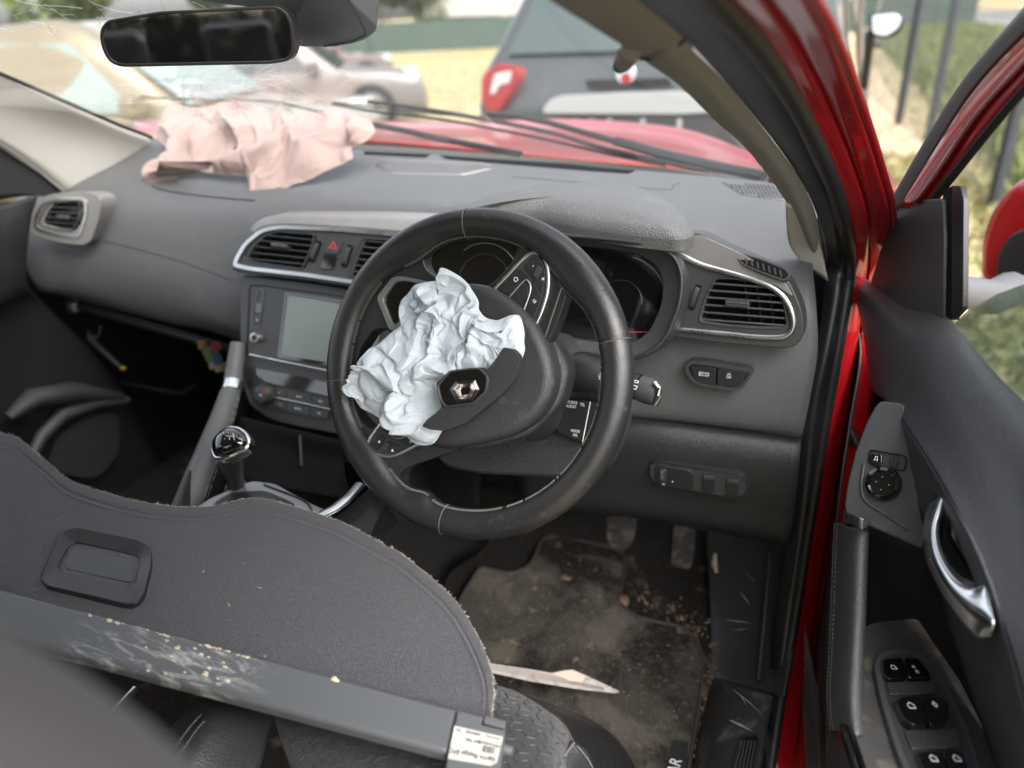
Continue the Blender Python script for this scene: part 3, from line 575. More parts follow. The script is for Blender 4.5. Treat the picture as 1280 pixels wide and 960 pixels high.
# passenger end vent
pvo = rnd([(38, 272), (43, 258), (50, 247), (67, 242), (112, 240), (124, 245), (127, 256), (123, 275), (114, 302), (104, 307), (75, 304), (45, 295), (39, 290)], 6, 3)
pvi = rnd([(42, 273), (47, 261), (54, 251), (68, 246), (103, 246), (109, 252), (108, 270), (101, 294), (95, 298), (72, 295), (49, 289), (42, 285)], 5, 3)
ring('end_vent_chrome', PP, pvi, inset(pvi, 3.5), 0, .0145, m_schr, dash, bev=.001)
pv = rnd([(49, 277), (55, 264), (63, 254), (96, 252), (99, 256), (96, 275), (90, 289), (72, 287), (50, 281)], 3, 3)
prism('end_vent_panel', PP, pvo, -.03, .012, m_satin, dash, bev=.003, cuts=(pv,)); prism('end_vent_plate', PP, inset(pvi, 3.2), 0, .0126, m_pan, dash, bev=0, cuts=(pv,))
vo = duct(PP, pv, m_pan, .0130); slats(vo, PP, pv, (259, 265.5, 272, 278.5, 285), .06, h=.0115, dep=.013, th=.0024, u0=75); fins(vo, PP, pv, (58, 68, 78, 88), -.2, h=-.001); vtab(vo, PP, 78, 271.5, 8.5, 2.8, .06, h=.0160)
thumb(dash, PP, (104, 260), (100.5, 279), 2.2, .0128)
# ---- instrument cluster
cq = rnd([(505, 318), (530, 296), (580, 288), (660, 288), (760, 296), (815, 303), (845, 316), (856, 344), (853, 380), (836, 424), (815, 443), (792, 451), (740, 446), (640, 432), (540, 410), (512, 380)], 14, 4)
cq2 = rnd([(520, 322), (540, 306), (585, 300), (660, 300), (755, 310), (800, 318), (822, 332), (829, 352), (827, 382), (812, 414), (795, 427), (775, 431), (735, 426), (640, 412), (550, 395), (527, 372)], 14, 4)
clu = ring('cluster_bezel', PQ, cq, cq2, -.06, .0, m_low, dash, hi=-.018, bev=.0015)
prism('cluster_face', PQ, [(u, v) for u, v in inset(cq2, -3)], -.075, -.045, m_dk, dash, bev=0)
prism('cluster_lens', PQ, inset(cq2, -1), -.036, -.034, m_gls, dash, bev=0)
tube('bezel_lip', [PQ(u, v, .001) for u, v in inset(cq, 3)], .003, m_blk, dash, n=8, closed=True)
def arc(pl, u, v, r0, a0, a1, h, rt, mt_, n=16):
    c = pl(u, v, h); x = np.array((1., 0, 0)); y = np.cross(pl.n, x)
    tube('dial_mark', [c+(x*math.cos(R(a))+y*math.sin(R(a)))*r0 for a in np.linspace(a0, a1, n)], rt, mt_, clu, n=5)
arc(PQ, 775, 378, .062, 20, 80, -.033, .0006, mat('dial print', (.25, .26, .27), .6)); arc(PQ, 775, 378, .030, 0, 300, -.033, .0005, m_blk); arc(PQ, 605, 352, .055, -60, 130, -.033, .0006, mat('dial print', (.25, .26, .27))); arc(PQ, 605, 352, .040, 0, 350, -.033, .0006, m_low)
tube('dial_mark', [PQ(781, 415, -.033), PQ(812, 415, -.033)], .0005, m_redp, clu, n=5)
# ================================================================== STEERING COLUMN
col = thing('steering_column', 'grey steering column cover with indicator stalk and audio remote behind the wheel', 'steering column', (.37, .1, .9))
ax_ = np.array((0, math.cos(R(25)), -math.sin(R(25))))
rows = []
for s, rx, rz, dz in ((.035, .060, .052, -.008), (.050, .072, .062, -.010), (.085, .076, .068, -.012), (.15, .080, .074, -.012), (.24, .080, .074, -.01)):
    c = np.array((.378, 0, 1.0)) + ax_*s; zz = np.array((0, math.sin(R(25)), math.cos(R(25))))
    rows.append([c + np.array((1., 0, 0))*rx*math.copysign(abs(math.cos(a))**.7, math.cos(a)) + zz*(dz+rz*math.copysign(abs(math.sin(a))**.7, math.sin(a))) for a in np.linspace(0, 2*math.pi, 17)])
grid('column_shroud', rows, m_low, col, k=3, kk=4, solid=.003)
PB = Pl(at(715, 530, y=.085), (-.05, -.93, .30))
prism('shroud_lower', PB, rnd([(540, 565), (600, 540), (692, 497), (770, 520), (765, 560), (742, 604), (690, 598), (600, 594), (555, 585)], 14, 4), -.10, -.012, m_low, col, bev=.012, seg=4)
ab = prism('audio_remote', PB, rnd([(701, 500), (726, 499), (752, 506), (750, 540), (731, 556), (712, 549), (694, 540), (696, 522)], 4, 3), -.05, .004, m_blk, col, bev=.003, seg=3)
tube('remote_seam', [PB(738, 502, .0042), PB(728, 553, .0042)], .0006, m_prt, ab, n=5)
for s_, u, v in (('SOURCE\nAUDIO', 714, 505.5), ('TEL', 728, 506), ('MODE\nOK', 719, 541.5), ('<J', 748, 513)): text('remote_print', s_, PB, u, v, .0052, 10, 1.2, .0045, m_prt, ab, font_sx=.8)
# indicator stalk
s0, s1, s2, s3 = at(716, 464, y=.10), at(758, 474, y=.095), at(800, 484, y=.085), at(824, 493, y=.08)
V, F = tubev([s0, s0*.7+s1*.3, s1*.9+s0*.1, s1, s1*.55+s2*.45, s2], [.024, .027, .021, .0150, .0150, .0160], 20); st_ = obj('stalk', V, F, m_blk, col)
V, F = tubev([s2, s2*.5+s3*.5, s3*.85+s2*.15, s3], [.0160, .0165, .0150, .009], 20); obj('stalk_end', V, F, m_pan, st_)
tube('stalk_trim', [at(818, 478, y=.072), at(823, 484, y=.070), at(824.5, 494, y=.068), at(820, 505, y=.068)], .0032, m_schr, st_, n=8)
PST = Pl(at(757, 474, y=.075), (-.1, -.95, .25)); text('stalk_print', '☼', PST, 752, 472, .011, 10, 3, .004, m_prt, st_); text('stalk_print', 'D', PST, 754, 481, .007, 10, 3, .004, m_prt, st_)
text('stalk_print', '0 D', PST, 794, 481, .008, -3, 10, .006, m_prt, st_)
# ignition boss and release catch under the hub
disc('lock_boss', Pl(at(643, 531, y=.03), (-.1, -.9, .2)), 643, 531, .012, -.02, .002, m_low, col, prof=[(.0135, -.02), (.0125, .0), (.010, .002)], bev=0)
disc('lock_screw', Pl(at(643, 531, y=.03), (-.1, -.9, .2)), 643, 531, .006, -.01, .0035, m_chr, col, prof=[(.0058, -.01), (.0052, .003), (.0028, .0035), (.0026, .001)], bev=0)
prism('boss_bracket', Pl(at(640, 540, y=.036), (-.1, -.9, .2)), rnd([(628, 552), (632, 528), (645, 514), (668, 540), (640, 562)], 4, 3), -.02, 0, m_low, col, bev=.002)
box('blue_clip', at(653, 520, y=.02), (.006, .006, .003), mat('blue plastic', (.02, .12, .35), .4), col, bev=.001)
prism('tilt_catch', Pl(at(677, 571, y=.14), (0, -1, .2)), rnd([(670, 567), (683, 564), (685, 572), (676, 579), (668, 576)], 3, 3), -.02, 0, m_blk, col, bev=.002)
# ================================================================== STEERING WHEEL
TW = R(25.28); WC = np.array((.3704, 0, 1.0)); WN = np.array((0, -math.cos(TW), math.sin(TW)))
PW = Pl(WC, WN); WX = np.array((1., 0, 0)); WY = np.array((0, math.sin(TW), math.cos(TW)))
whl = thing('steering_wheel', 'worn black leather steering wheel with its hub cover torn open', 'steering wheel', WC)
def wang(u, v): p = PW(u, v)-WC; return math.atan2(p@WY, p@WX)
seams = [wang(412, 476), wang(776, 425), wang(585, 262), wang(555, 660)]
bul = [(wang(520, 318), .0060, .20), (wang(718, 345), .0062, .22), (wang(470, 570), .0055, .25), (wang(757, 470), .0, .2), (wang(528, 632), .0045, .10), (wang(440, 440), .001, .3)]
NA, NB = 288, 24; V, F = [], []
def adiff(a, b): return (a-b+math.pi) % (2*math.pi)-math.pi
for i in range(NA):
    a = 2*math.pi*i/NA; rr = .0178; inn = 0
    for c, amp, wd in bul: g_ = math.exp(-(adiff(a, c)/wd)**2); inn += amp*g_
    for c in seams: rr -= .0011*math.exp(-(adiff(a, c)/.008)**2)
    e = WX*math.cos(a)+WY*math.sin(a)
    for j in range(NB):
        b = 2*math.pi*j/NB; cb, sb = math.cos(b), math.sin(b)
        ro = (.1712) + cb*(rr + (inn*1.6 if cb < 0 else 0)); V.append(WC + e*ro + WN*sb*(rr*.95+inn*.2))
for i in range(NA):
    for j in range(NB): F.append([i*NB+j, i*NB+(j+1) % NB, ((i+1) % NA)*NB+(j+1) % NB, ((i+1) % NA)*NB+j])
rim = obj('rim', V, F, m_lea, whl, sharp=180, sub=1)
for c in seams:
    e = WX*math.cos(c)+WY*math.sin(c); pts = [WC+e*(.1712+.0177*math.cos(b))+WN*.0168*math.sin(b) for b in np.linspace(-.3, math.pi+.2, 18)]; V, F = tubev(pts, .00055, 5); obj('rim_seam', V, F, mat('seam leather', (.10, .095, .085), .6), rim)
V, F = [], []; rs = np.random.RandomState(3)
for i in range(330):
    a = 2*math.pi*i/330; inn = sum(amp*math.exp(-(adiff(a, c)/wd)**2) for c, amp, wd in bul)
    if any(abs(adiff(a, c)) < s for c, s in ((wang(680, 330), .18), (wang(500, 350), .12), (wang(475, 560), .2))): continue
    e = WX*math.cos(a)+WY*math.sin(a); t = -WX*math.sin(a)+WY*math.cos(a); b = R(156)
    c = WC + e*(.1712+math.cos(b)*(.0178+inn*1.6)) + WN*math.sin(b)*(.0170+inn*.2); n_ = e*math.cos(b)+WN*math.sin(b); f = -e*math.sin(b)+WN*math.cos(b)
    if rs.rand() < .06: continue
    tubev([c-f*.0019-t*.0005, c+n_*.0006, c+f*.0019+t*.0007], .00034, 4, V=V, F=F)
o = obj('rim_stitching', V, F, m_thr, rim); o['kind'] = 'stuff'
# spokes, traced on the wheel plane
spk = prism('spoke', PW, rnd([(560, 372), (614, 357), (640, 329), (651, 303), (640, 285), (680, 285), (735, 330), (745, 372), (725, 352), (711, 352), (706, 375), (697, 402), (679, 440), (660, 420), (600, 420)], 16, 5), -.020, .006, m_lea, whl, bev=.007, seg=4, sharp=60)
spk2 = prism('spoke', PW, rnd([(498, 590), (520, 580), (575, 562), (600, 520), (530, 480), (480, 520), (466, 540), (448, 524), (436, 500), (425, 540), (455, 590), (480, 620), (500, 622)], 14, 5), -.020, .006, m_lea, whl, bev=.007, seg=4, sharp=60)
spk3 = prism('spoke', PW, rnd([(441, 480), (448, 440), (466, 412), (484, 410), (500, 430), (540, 440), (560, 400), (548, 348), (532, 338), (528, 320), (540, 300), (500, 305), (450, 360), (428, 420), (426, 470)], 12, 5), -.020, .003, m_lea, whl, bev=.006, seg=4, sharp=60)
# hollow satin frame of the lower spoke (turned up to the left)
fo = rnd([(470, 372), (490, 346), (503, 345), (540, 353), (545, 372), (510, 398), (493, 415), (486, 412)], 5, 3)
fi = rnd([(478, 374), (494, 352), (506, 351), (540, 358), (540, 370), (508, 392), (494, 406), (490, 403)], 5, 3)
ring('spoke_trim', PW, fo, fi, -.012, .0085, mat('worn satin trim', (.30, .31, .31), .34, metal=.8), whl, bev=.001)
prism('spoke_recess', PW, inset(fi, -.5), -.012, .0045, m_gls, whl, bev=0)
# button pods
def pod(po, chrome_open, btns, loop, marks, roll):
    b0 = prism('switch_pod', PW, po, -.004, .0075, m_pan, whl, bev=.0008)
    tube('pod_trim', [PW(u, v, .0085) for u, v in catm(chrome_open, 5)], .0019, m_schr, b0, n=10)
    for q in btns: prism('wheel_button', PW, rnd(q, 1.8, 2), .004, .0095, m_blk, b0, bev=.0008)
    tube('loop_trim', [PW(u, v, .0102) for u, v in catm(loop, 5)], .0009, m_schr, b0, n=8)
    for q in roll: prism('roller', PW, rnd(q, 1, 2), .006, .0118, m_low, b0, bev=.0008)
    for s_, u, v, sz, du, dv in marks: text('button_print', s_, PW, u, v, sz, du, dv, .0099, m_prt, b0)
po = rnd([(616, 362), (636, 341), (660, 320), (672, 316), (681, 323), (686, 342), (684, 372), (676, 398), (666, 425), (650, 410)], 6, 3)
pod(po, [(617, 363), (636, 343), (656, 322), (668, 316.5), (679, 322), (685, 338), (684.5, 365), (676, 393), (667, 412), (667, 424)],
    [[(622, 361), (647, 337), (652, 336), (663, 347), (664, 358), (655, 352), (637, 370)], [(655, 333), (668, 319.5), (675, 323), (682, 338), (681, 350), (677, 366)], [(667, 350), (677, 371), (668, 396), (661, 410), (655, 398), (663, 372)], [(640, 372), (656, 355), (661, 360), (659, 375), (653, 392), (645, 384)]],
    [(637, 371), (652, 354), (658, 350), (663, 357), (662, 368), (654, 390)],
    [('O', 645, 349.5, .0075, 8, -8), ('-', 666, 332, .008, 8, -8), ('+', 679, 349, .008, 8, -8), ('10', 667.5, 376.5, .0052, 8, 8)], roll=[[(672, 331), (678, 336), (671, 349), (666, 343)]])
po = rnd([(457, 560), (461, 546), (472, 532), (482, 522), (530, 530), (532, 551), (522, 556), (498, 569), (486, 571), (468, 568)], 6, 3)
pod(po, [(482, 523), (470, 538), (460.5, 553), (463, 563), (475, 569), (490, 570.5), (503, 566), (520, 557), (530, 552)],
    [[(477, 537), (483, 527), (498, 531), (491, 539), (490, 545), (489, 549)], [(465, 555), (474, 542), (481, 547), (472, 563), (465, 560)], [(486, 551), (507, 560), (496, 566), (481, 566)], [(492, 549), (497, 547), (509, 545), (520, 555), (509, 559)], [(500, 530), (515, 536), (512, 543), (500, 545), (493, 543)]],
    [(499, 530), (491, 539), (490, 544), (497, 548), (506, 546), (516, 541)],
    [('<', 487, 531, .006, 8, 4), ('+', 504, 536, .007, 8, 2), ('+', 513.5, 552.5, .007, 8, 2), ('▲', 474, 552, .0042, 8, 2), ('▲', 490.5, 563, .0042, 8, 2)], roll=[[(482, 552), (488, 555), (482, 564), (475, 561)]])
# stitching down the right edge of the right spoke
V, F = [], []
for i in range(19):
    t = i/18; u, v = 703-t*26, 360+t*76; tubev([PW(u-3.2+t*1.2, v+3.5, .0068), PW(u, v, .0062)], .00035, 4, V=V, F=F)
o = obj('spoke_stitching', V, F, m_thr, whl); o['kind'] = 'stuff'
# hub
hub = rnd([(546, 380), (560, 358), (585, 352), (615, 358), (645, 378), (668, 402), (686, 440), (692, 470), (686, 500), (668, 526), (640, 545), (600, 556), (560, 562), (520, 556), (490, 530), (476, 490), (478, 450), (500, 410)], 14, 4)
prism('hub', PW, hub, -.03, .020, mat('hub plastic', (.024, .024, .026), .5, bump=('leather', 800, .6, .0008), dust=(30, .58, (.09, .085, .08), .4)), whl, bev=.012, seg=5, sharp=60)
prism('hub_back', PW, rnd([(520, 560), (560, 566), (610, 560), (660, 545), (700, 505), (712, 462), (690, 420), (640, 400), (560, 420)], 16, 4), -.055, -.012, m_low, whl, bev=.008, seg=3)
# torn cover flap with the maker's lozenge
mfl = mat('flap plastic', (.018, .018, .020), .55, bump=('leather', 900, .7, .0009))
fl = [(545, 479), (562, 463), (585, 460), (600, 459), (609, 462), (620, 448), (629, 434), (640, 436), (648, 444), (649, 452), (646, 470), (632, 488), (606, 510), (580, 530), (556, 539), (538, 537), (527, 533), (534, 524), (545, 516), (552, 509)]
cflap = prism('torn_cover', PW, rnd(fl, 2.5, 3), .052, .064, mfl, whl, bev=.002, seg=3)
lp = rnd([(545, 482), (562, 463), (598, 459), (611, 471), (608, 489), (592, 505), (556, 510), (549, 500)], 5, 3)
ring('badge_bezel', PW, lp, inset(lp, 2.2), .057, .0675, m_pan, cflap, bev=.0008); prism('badge_plate', PW, inset(lp, 2.2), .057, .0655, m_gls, cflap, bev=.0006)
dmo = [(562, 487), (570, 476.5), (594, 475), (599, 487), (590, 501), (571, 503)]; dmi = [(575.5, 487.5), (577.5, 484.5), (587, 483.5), (588.5, 486.5), (586, 492.5), (577, 494.5)]
m_dch = mat('badge chrome', (.60, .56, .55), .22, metal=1.); dmm = [tuple((np.array(a)+np.array(b))/2) for a, b in zip(dmo, dmi)]
A = hgt(PW, dmo, .0656); B = hgt(PW, dmm, .0712); C_ = hgt(PW, dmi, .0656); n = 6
obj('lozenge_badge', A+B+C_, [[i, (i+1) % n, n+(i+1) % n, n+i] for i in range(n)]+[[n+i, n+(i+1) % n, 2*n+(i+1) % n, 2*n+i] for i in range(n)], m_dch, cflap, smooth=False)
# ---- burst driver's airbag
m_air = mat('airbag cloth', (.50, .56, .61), .85, sheen=.3, spec=.2, bump=(('weave', 1100, .35, .0006), ('noise', 55, .6, .004)), dust=(16, .66, (.52, .45, .34), .6), var=(7, .35, (.55, .59, .63)))
q = [(440, 90), (500, 112), (560, 165), (605, 232), (615, 285), (650, 315), (700, 312), (780, 294), (806, 350), (812, 410), (812, 465), (775, 528), (650, 640), (520, 720), (450, 800), (405, 866), (335, 870), (285, 825), (275, 782), (170, 757), (90, 712), (50, 645), (58, 585), (150, 480), (210, 390), (268, 335), (252, 280), (265, 232), (300, 200), (330, 160), (400, 150), (432, 130)]
q = [(430+a/3.557, 310+b/3.557) for a, b in q]
ab_ = fold_cloth('deflated_airbag', Pl(WC+WN*.020, WN), q, 0, m_air, seed=3, cen=(548, 452), n=230, hmax=.018, lean=.62, octs=((.038, .024, 2.4, .9, 1.6), (.021, .0130, 2.2, -.5, 1.7), (.010, .0032, 2.0, .3, 1.4)))
tag(ab_, 'crumpled pale blue airbag hanging out of the steering wheel hub', 'airbag')
# label print on the bag's lower corner
# ---- passenger airbag slumped on the dash
m_pink = mat('pink airbag cloth', (.30, .225, .205), .8, sheen=.3, spec=.2, bump=(('weave', 700, .3, .0006), ('noise', 40, .4, .004)), var=(6, .35, (.26, .18, .165)))
q = [(125, 45), (200, 60), (330, 70), (450, 42), (560, 60), (700, 100), (860, 115), (1000, 108), (1110, 105), (1205, 140), (1238, 205), (1180, 265), (1118, 290), (1122, 345), (1040, 385), (880, 460), (760, 505), (650, 550), (580, 560), (600, 500), (640, 440), (560, 436), (450, 432), (330, 415), (215, 405), (150, 425), (120, 410), (80, 460), (32, 515), (40, 420), (70, 350), (130, 295), (80, 240), (75, 190), (110, 150)]
q = [(180+a/4.267, 120+b/4.267) for a, b in q]
PK = Pl(at(318, 232, y=.50), (0, -.62, .78))
pk = fold_cloth('deflated_airbag', PK, q, .0, m_pink, seed=8, cen=(322, 186), n=200, hmax=.012, lean=.28, octs=((.075, .034, 3.4, .40, 1.1), (.040, .014, 3.6, -.35, 1.2), (.02, .0010, 2., .2, 1.)))
tag(pk, 'crumpled pale pink cloth airbag slumped on top of the dashboard under the windscreen', 'airbag')
# ================================================================== REAR-VIEW MIRROR
PM = Pl(at(245, 45, x=-.02), np.array((.33, -.93, -.040)))
rvm = thing('rear_view_mirror', 'black framed rear-view mirror hanging at the top of the windscreen', 'mirror', PM(245, 45))
mo = rnd([(124, 45), (126, 34), (134, 25), (200, 14), (345, 7), (358, 14), (366, 30), (369, 62), (362, 76), (340, 80), (150, 84), (136, 78), (127, 62)], 9, 4)
prism('mirror_shell', PM, mo, -.030, -.001, m_blk, rvm, bev=.008, seg=4, sharp=60)
ring('mirror_rim', PM, mo, inset(mo, 4.2), -.004, .0018, m_blk, rvm, bev=.0012)
prism('mirror_glass', PM, inset(mo, 3.8), -.002, .0004, mat('mirror silver', (.62, .64, .66), .012, metal=1.), rvm, bev=0)
sh = thing('sensor_housing', 'dark sensor cover on the windscreen just right of the mirror', 'sensor cover', at(420, 20, y=.25))
PSH = Pl(at(420, 30, y=.24), (.1, -.55, -.83))
prism('housing_shell', PSH, rnd([(250, -60), (250, 4), (330, 12), (372, 60), (420, 60), (456, 52), (474, 38), (430, -5), (400, -60)], 8, 3), -.05, 0, m_blk, sh, bev=.006, seg=3)
tube('housing_seam', [PSH(u, v, .001) for u, v in ((425, -20), (447, 20), (458, 43), (440, 53), (405, 58))], .0011, m_dk, sh, n=6)
# ================================================================== CENTRE CONSOLE
con = thing('centre_console', 'dark centre console with padded side rails and an open storage tray', 'console', (0, .1, .5))
def ph(z): return Pl((0, 0, z), (0, 0, 1))
grid('console_side', [aty([(222, 640, -.10), (250, 560, .05), (280, 500, .17), (297, 440, .26)]), [p+np.array((.0, .0, -.35)) for p in aty([(222, 640, -.10), (250, 560, .05), (280, 500, .17), (297, 440, .26)])]], m_blk, con, k=4, kk=2, solid=.004)
# padded left rail: upper grey section, chrome clip, stitched pad
def rail(nm, pts, r, mt_, par=con, **k): return tube(nm, pts, r, mt_, par, n=18, nrm=(1, 0, .5), **k)
rail('rail_cap', [at(298, 430, y=.215), at(293, 462, y=.185), at(291, 480, y=.165)], [.014, .015, .016], mat('rail skin', (.10, .105, .105), .5, bump=('leather', 700, .5, .0008)), flat=.9)
rail('rail_clip', [at(291.5, 479, y=.165), at(289, 490, y=.150)], .0166, m_chr)
rail('padded_rail', [at(288, 491, y=.150), at(277, 525, y=.10), at(262, 562, y=.05), at(247, 598, y=.0), at(234, 632, y=-.04), at(222, 665, y=-.08)], [.0165, .0185, .0195, .020, .021, .021], mat('rail skin', (.1, .1, .1)))
V, F = [], []
for off in (0, 4.2):
    for i in range(34):
        t0, t1 = i/34, (i+.55)/34; P_ = catm([(297+off*.6, 494), (289+off*.8, 525), (276+off, 562), (263+off, 598), (252+off, 632)], 12); f = lambda t: P_[min(int(t*(len(P_)-1)), len(P_)-1)]
        a, b = f(t0), f(t1); yy = lambda v: .145-(v-494)*.00134; tubev([at(a[0], a[1], y=yy(a[1])-.012), at(b[0], b[1], y=yy(b[1])-.012)], .0004, 4, V=V, F=F)
o = obj('rail_stitching', V, F, m_thr, con); o['kind'] = 'stuff'
grid('tray', [aty([(300, 520, .16), (360, 535, .15), (430, 552, .14)]), [at(u, v, z=.735) for u, v in ((290, 560), (360, 572), (430, 585))], [at(u, v, z=.73) for u, v in ((300, 600), (360, 610), (440, 625))]], m_dk, con, k=4, solid=.004)
grid('tray_wall', [aty([(310, 508, .22), (400, 535, .22), (540, 560, .22), (600, 575, .22)]), aty([(310, 600, .20), (400, 620, .20), (540, 650, .20), (600, 665, .20)])], m_dk, con, k=4, solid=.004)
PC_ = ph(.765)
for a, b in (((375, 545), (377, 582)),): tube('tray_rib', [at(*a, y=.14), at(*b, y=.10)], .0025, m_low, con, n=6)
prism('socket_panel', Pl(at(420, 562, y=.15), (0, -1, .3)), rnd([(396, 552), (440, 558), (444, 580), (400, 575)], 4, 3), -.01, 0, m_blk, con, bev=.002)
ring('socket_trim', Pl(at(420, 562, y=.15), (0, -1, .3)), rnd([(397, 554), (412, 556), (412, 572), (399, 570)], 3, 3), inset(rnd([(397, 554), (412, 556), (412, 572), (399, 570)], 3, 3), 1.4), 0, .002, m_schr, con)
m_sl = mat('console satin', (.26, .265, .27), .32, metal=.5)
prism('gear_plate', PC_, rnd([(236, 640), (262, 622), (315, 600), (345, 604), (388, 628), (416, 640), (398, 660), (330, 690), (240, 690)], 7, 3), -.02, 0, m_sl, con, bev=.003)
tube('plate_seam', [PC_(u, v, .001) for u, v in catm([(330, 606), (372, 622), (386, 631), (388, 640), (375, 648)], 5)], .0016, m_blk, con, n=6)
prism('gear_well', PC_, rnd([(262, 632), (285, 616), (330, 612), (372, 630), (352, 660), (290, 670)], 10, 3), -.005, .002, m_blk, con, bev=.001)
tube('rail_trim', [at(u, v, z=.775) for u, v in ((395, 648), (418, 636), (436, 622), (450, 606))], .0085, m_chr, con, n=12, flat=.5)
grid('console_body', [[at(u, v, z=.755) for u, v in ((230, 660), (300, 640), (400, 655), (462, 610))], [at(u, v, z=.74) for u, v in ((240, 720), (320, 740), (440, 720), (490, 640))], [at(u, v, z=.45) for u, v in ((240, 720), (320, 740), (440, 720), (520, 680))]], m_blk, con, k=4, solid=.004)
grid('console_flank', [[at(u, v, z=.74) for u, v in ((440, 720), (470, 660), (500, 600), (520, 560))], [at(u, v, z=.40) for u, v in ((540, 800), (560, 720), (600, 690), (620, 660))]], m_blk, con, k=5, solid=.004)
# gear lever
gl = thing('gear_lever', 'glossy black gear knob with chrome collar on a leather gaiter', 'gear lever', at(300, 618, y=-.02))
gt, gb = at(287, 552, y=-.03), at(296, 612, y=.0); gd = (gt-gb)/np.linalg.norm(gt-gb)
PGk = Pl(at(287, 552, y=-.03), (0.05, -.55, .83))
pts = [gt*(1-t)+gb*t for t in (0.05, .25, .5, .75, .95, 1.05)]
V, F = tubev(pts, [.0215, .0205, .0165, .0128, .0112, .0110], 24, nrm=(1, 0, 0)); obj('gear_stem', V, F, m_blk, gl)
kc = rnd([(262, 563), (264, 549), (274, 537), (286, 531), (300, 533), (309, 541), (312, 549), (309, 558), (297, 566), (282, 573), (266, 573)], 6, 4)
prism('knob_collar', PGk, inset(kc, -.8), -.022, -.002, m_chr, gl, bev=.005, seg=4, sharp=60)
dome('knob_cap', PGk, inset(kc, 1.2), -.002, .013, .006, m_gls, gl, pw=2.4, rings=10)
for i in range(3): tube('shift_mark', [PGk(279+i*6, 540+i*.6, .0095), PGk(281+i*6, 549+i*.6, .0108)], .0004, m_prt, gl, n=5)
tube('shift_mark', [PGk(280, 544.5, .0105), PGk(293, 546, .0112)], .0004, m_prt, gl, n=5)
V, F = tubev([gb+gd*.006, gb-gd*.002, gb-gd*.010], [.0165, .0180, .0150], 24); obj('gaiter_ring', V, F, m_blk, gl)
rr_ = [[.014, .0155, .021, .0165, .025, .021, .032, .040][i] for i in range(8)]; V, F = tubev([gb-gd*(.006+.0045*i) for i in range(8)], rr_, 24); obj('gaiter', V, F, m_lea, gl, sub=1)
# ================================================================== PARCEL SHELF across the front seats
_a, _b, _c = at(600, 900, z=.80), at(30, 760, z=.845), at(300, 625, z=.84)
nsh = np.cross(_b-_a, _c-_a); nsh /= np.linalg.norm(nsh); nsh *= (1 if nsh[2] > 0 else -1)
PL = Pl(_a, nsh)
shf = thing('parcel_shelf', 'grey felt luggage cover lying across the front seats with a dirty plastic cassette bar', 'parcel shelf', PL(400, 780))
ed = [(-120, 530), (-50, 532), (0, 541), (22, 548), (49, 569), (82, 597), (112, 610), (165, 625), (210, 632), (244, 634), (277, 631), (311, 623), (345, 627), (397, 642), (439, 659), (480, 681), (505, 695), (542, 725), (569, 751), (589, 781), (606, 815), (616, 845), (617, 868), (613, 905), (572, 895), (320, 830), (90, 770), (-120, 715)]
edc = catm(ed[:24], 4)+[np.array(p, float) for p in ed[24:]]
# felt sheet with a slightly sagging surface and a raised hem line
NU, NV = 140, 60; e1 = catm(ed[:24], 8); e1 = e1[:-1]; L_ = len(e1); V = []
lw1 = lambda t: np.array((-120+t*733, 718+t*187.))
cum = np.concatenate([[0], np.cumsum([np.linalg.norm(e1[i+1]-e1[i]) for i in range(L_-1)])]); cum /= cum[-1]
for i in range(NU+1):
    t = i/NU; k_ = np.searchsorted(cum, t); k_ = min(max(k_, 1), L_-1); f = (t-cum[k_-1])/max(cum[k_]-cum[k_-1], 1e-9); A_ = e1[k_-1]*(1-f)+e1[k_]*f; B_ = lw1(min(1, t*1.0))
    for j in range(NV+1):
        s = j/NV; s = s**1.3; p = A_*(1-s)+B_*s; dpx = np.linalg.norm(p-A_)
        h = .0022*math.sin(t*5)*math.sin(s*3.1) - .0022*math.exp(-((dpx-14)/1.6)**2) + .0016*math.exp(-((dpx-17.5)/1.8)**2) - .004*math.exp(-dpx/4.) + .0007*math.sin(t*31+s*8)
        V.append(PL(p[0], p[1], h))
F = [[i*(NV+1)+j, (i+1)*(NV+1)+j, (i+1)*(NV+1)+j+1, i*(NV+1)+j+1] for i in range(NU) for j in range(NV)]
obj('felt_sheet', V, F, m_flt, shf, sharp=180, solid=.004)
# frayed pale edge
V, F = [], []; rs = np.random.RandomState(4)
for i in range(8, NU*6):
    t = i/(NU*6); k_ = min(max(np.searchsorted(cum, t), 1), L_-1); f = (t-cum[k_-1])/max(cum[k_]-cum[k_-1], 1e-9); A_ = e1[k_-1]*(1-f)+e1[k_]*f
    for _ in range(2):
        a = PL(A_[0]+rs.randn()*.5, A_[1]+rs.randn()*.5, -.004); tubev([a, a+rs.randn(3)*.0011+nsh*.0004], .00026, 3, V=V, F=F)
o = obj('frayed_edge', V, F, mat('pale fibre', (.34, .32, .28), .9), shf); o['kind'] = 'stuff'
ho = rnd([(52, 722), (57, 708), (72, 674), (78, 664), (94, 658), (172, 674), (184, 680), (190, 690), (189, 705), (180, 742), (172, 752), (160, 755), (60, 732), (53, 728)], 7, 3)
hi_ = rnd([(73, 708), (76, 700), (86, 682), (92, 678), (100, 678), (168, 694), (174, 698), (174, 705), (169, 729), (164, 733), (155, 732), (82, 716), (75, 713)], 4, 3)
n_ = min(len(ho), len(hi_))
hd = ring('pull_handle', PL, ho[:n_], hi_[:n_], -.002, .0085, m_blk, shf, hi=.004, bev=.0015, seg=3)
prism('handle_pocket', PL, hi_, -.004, -.0005+.0012, m_blk, hd, bev=0)
prism('handle_flap', PL, rnd([(79, 703), (92, 683), (168, 700), (166, 727), (158, 727), (84, 711)], 3, 3), -.003, .0032, m_pan, hd, bev=.001)
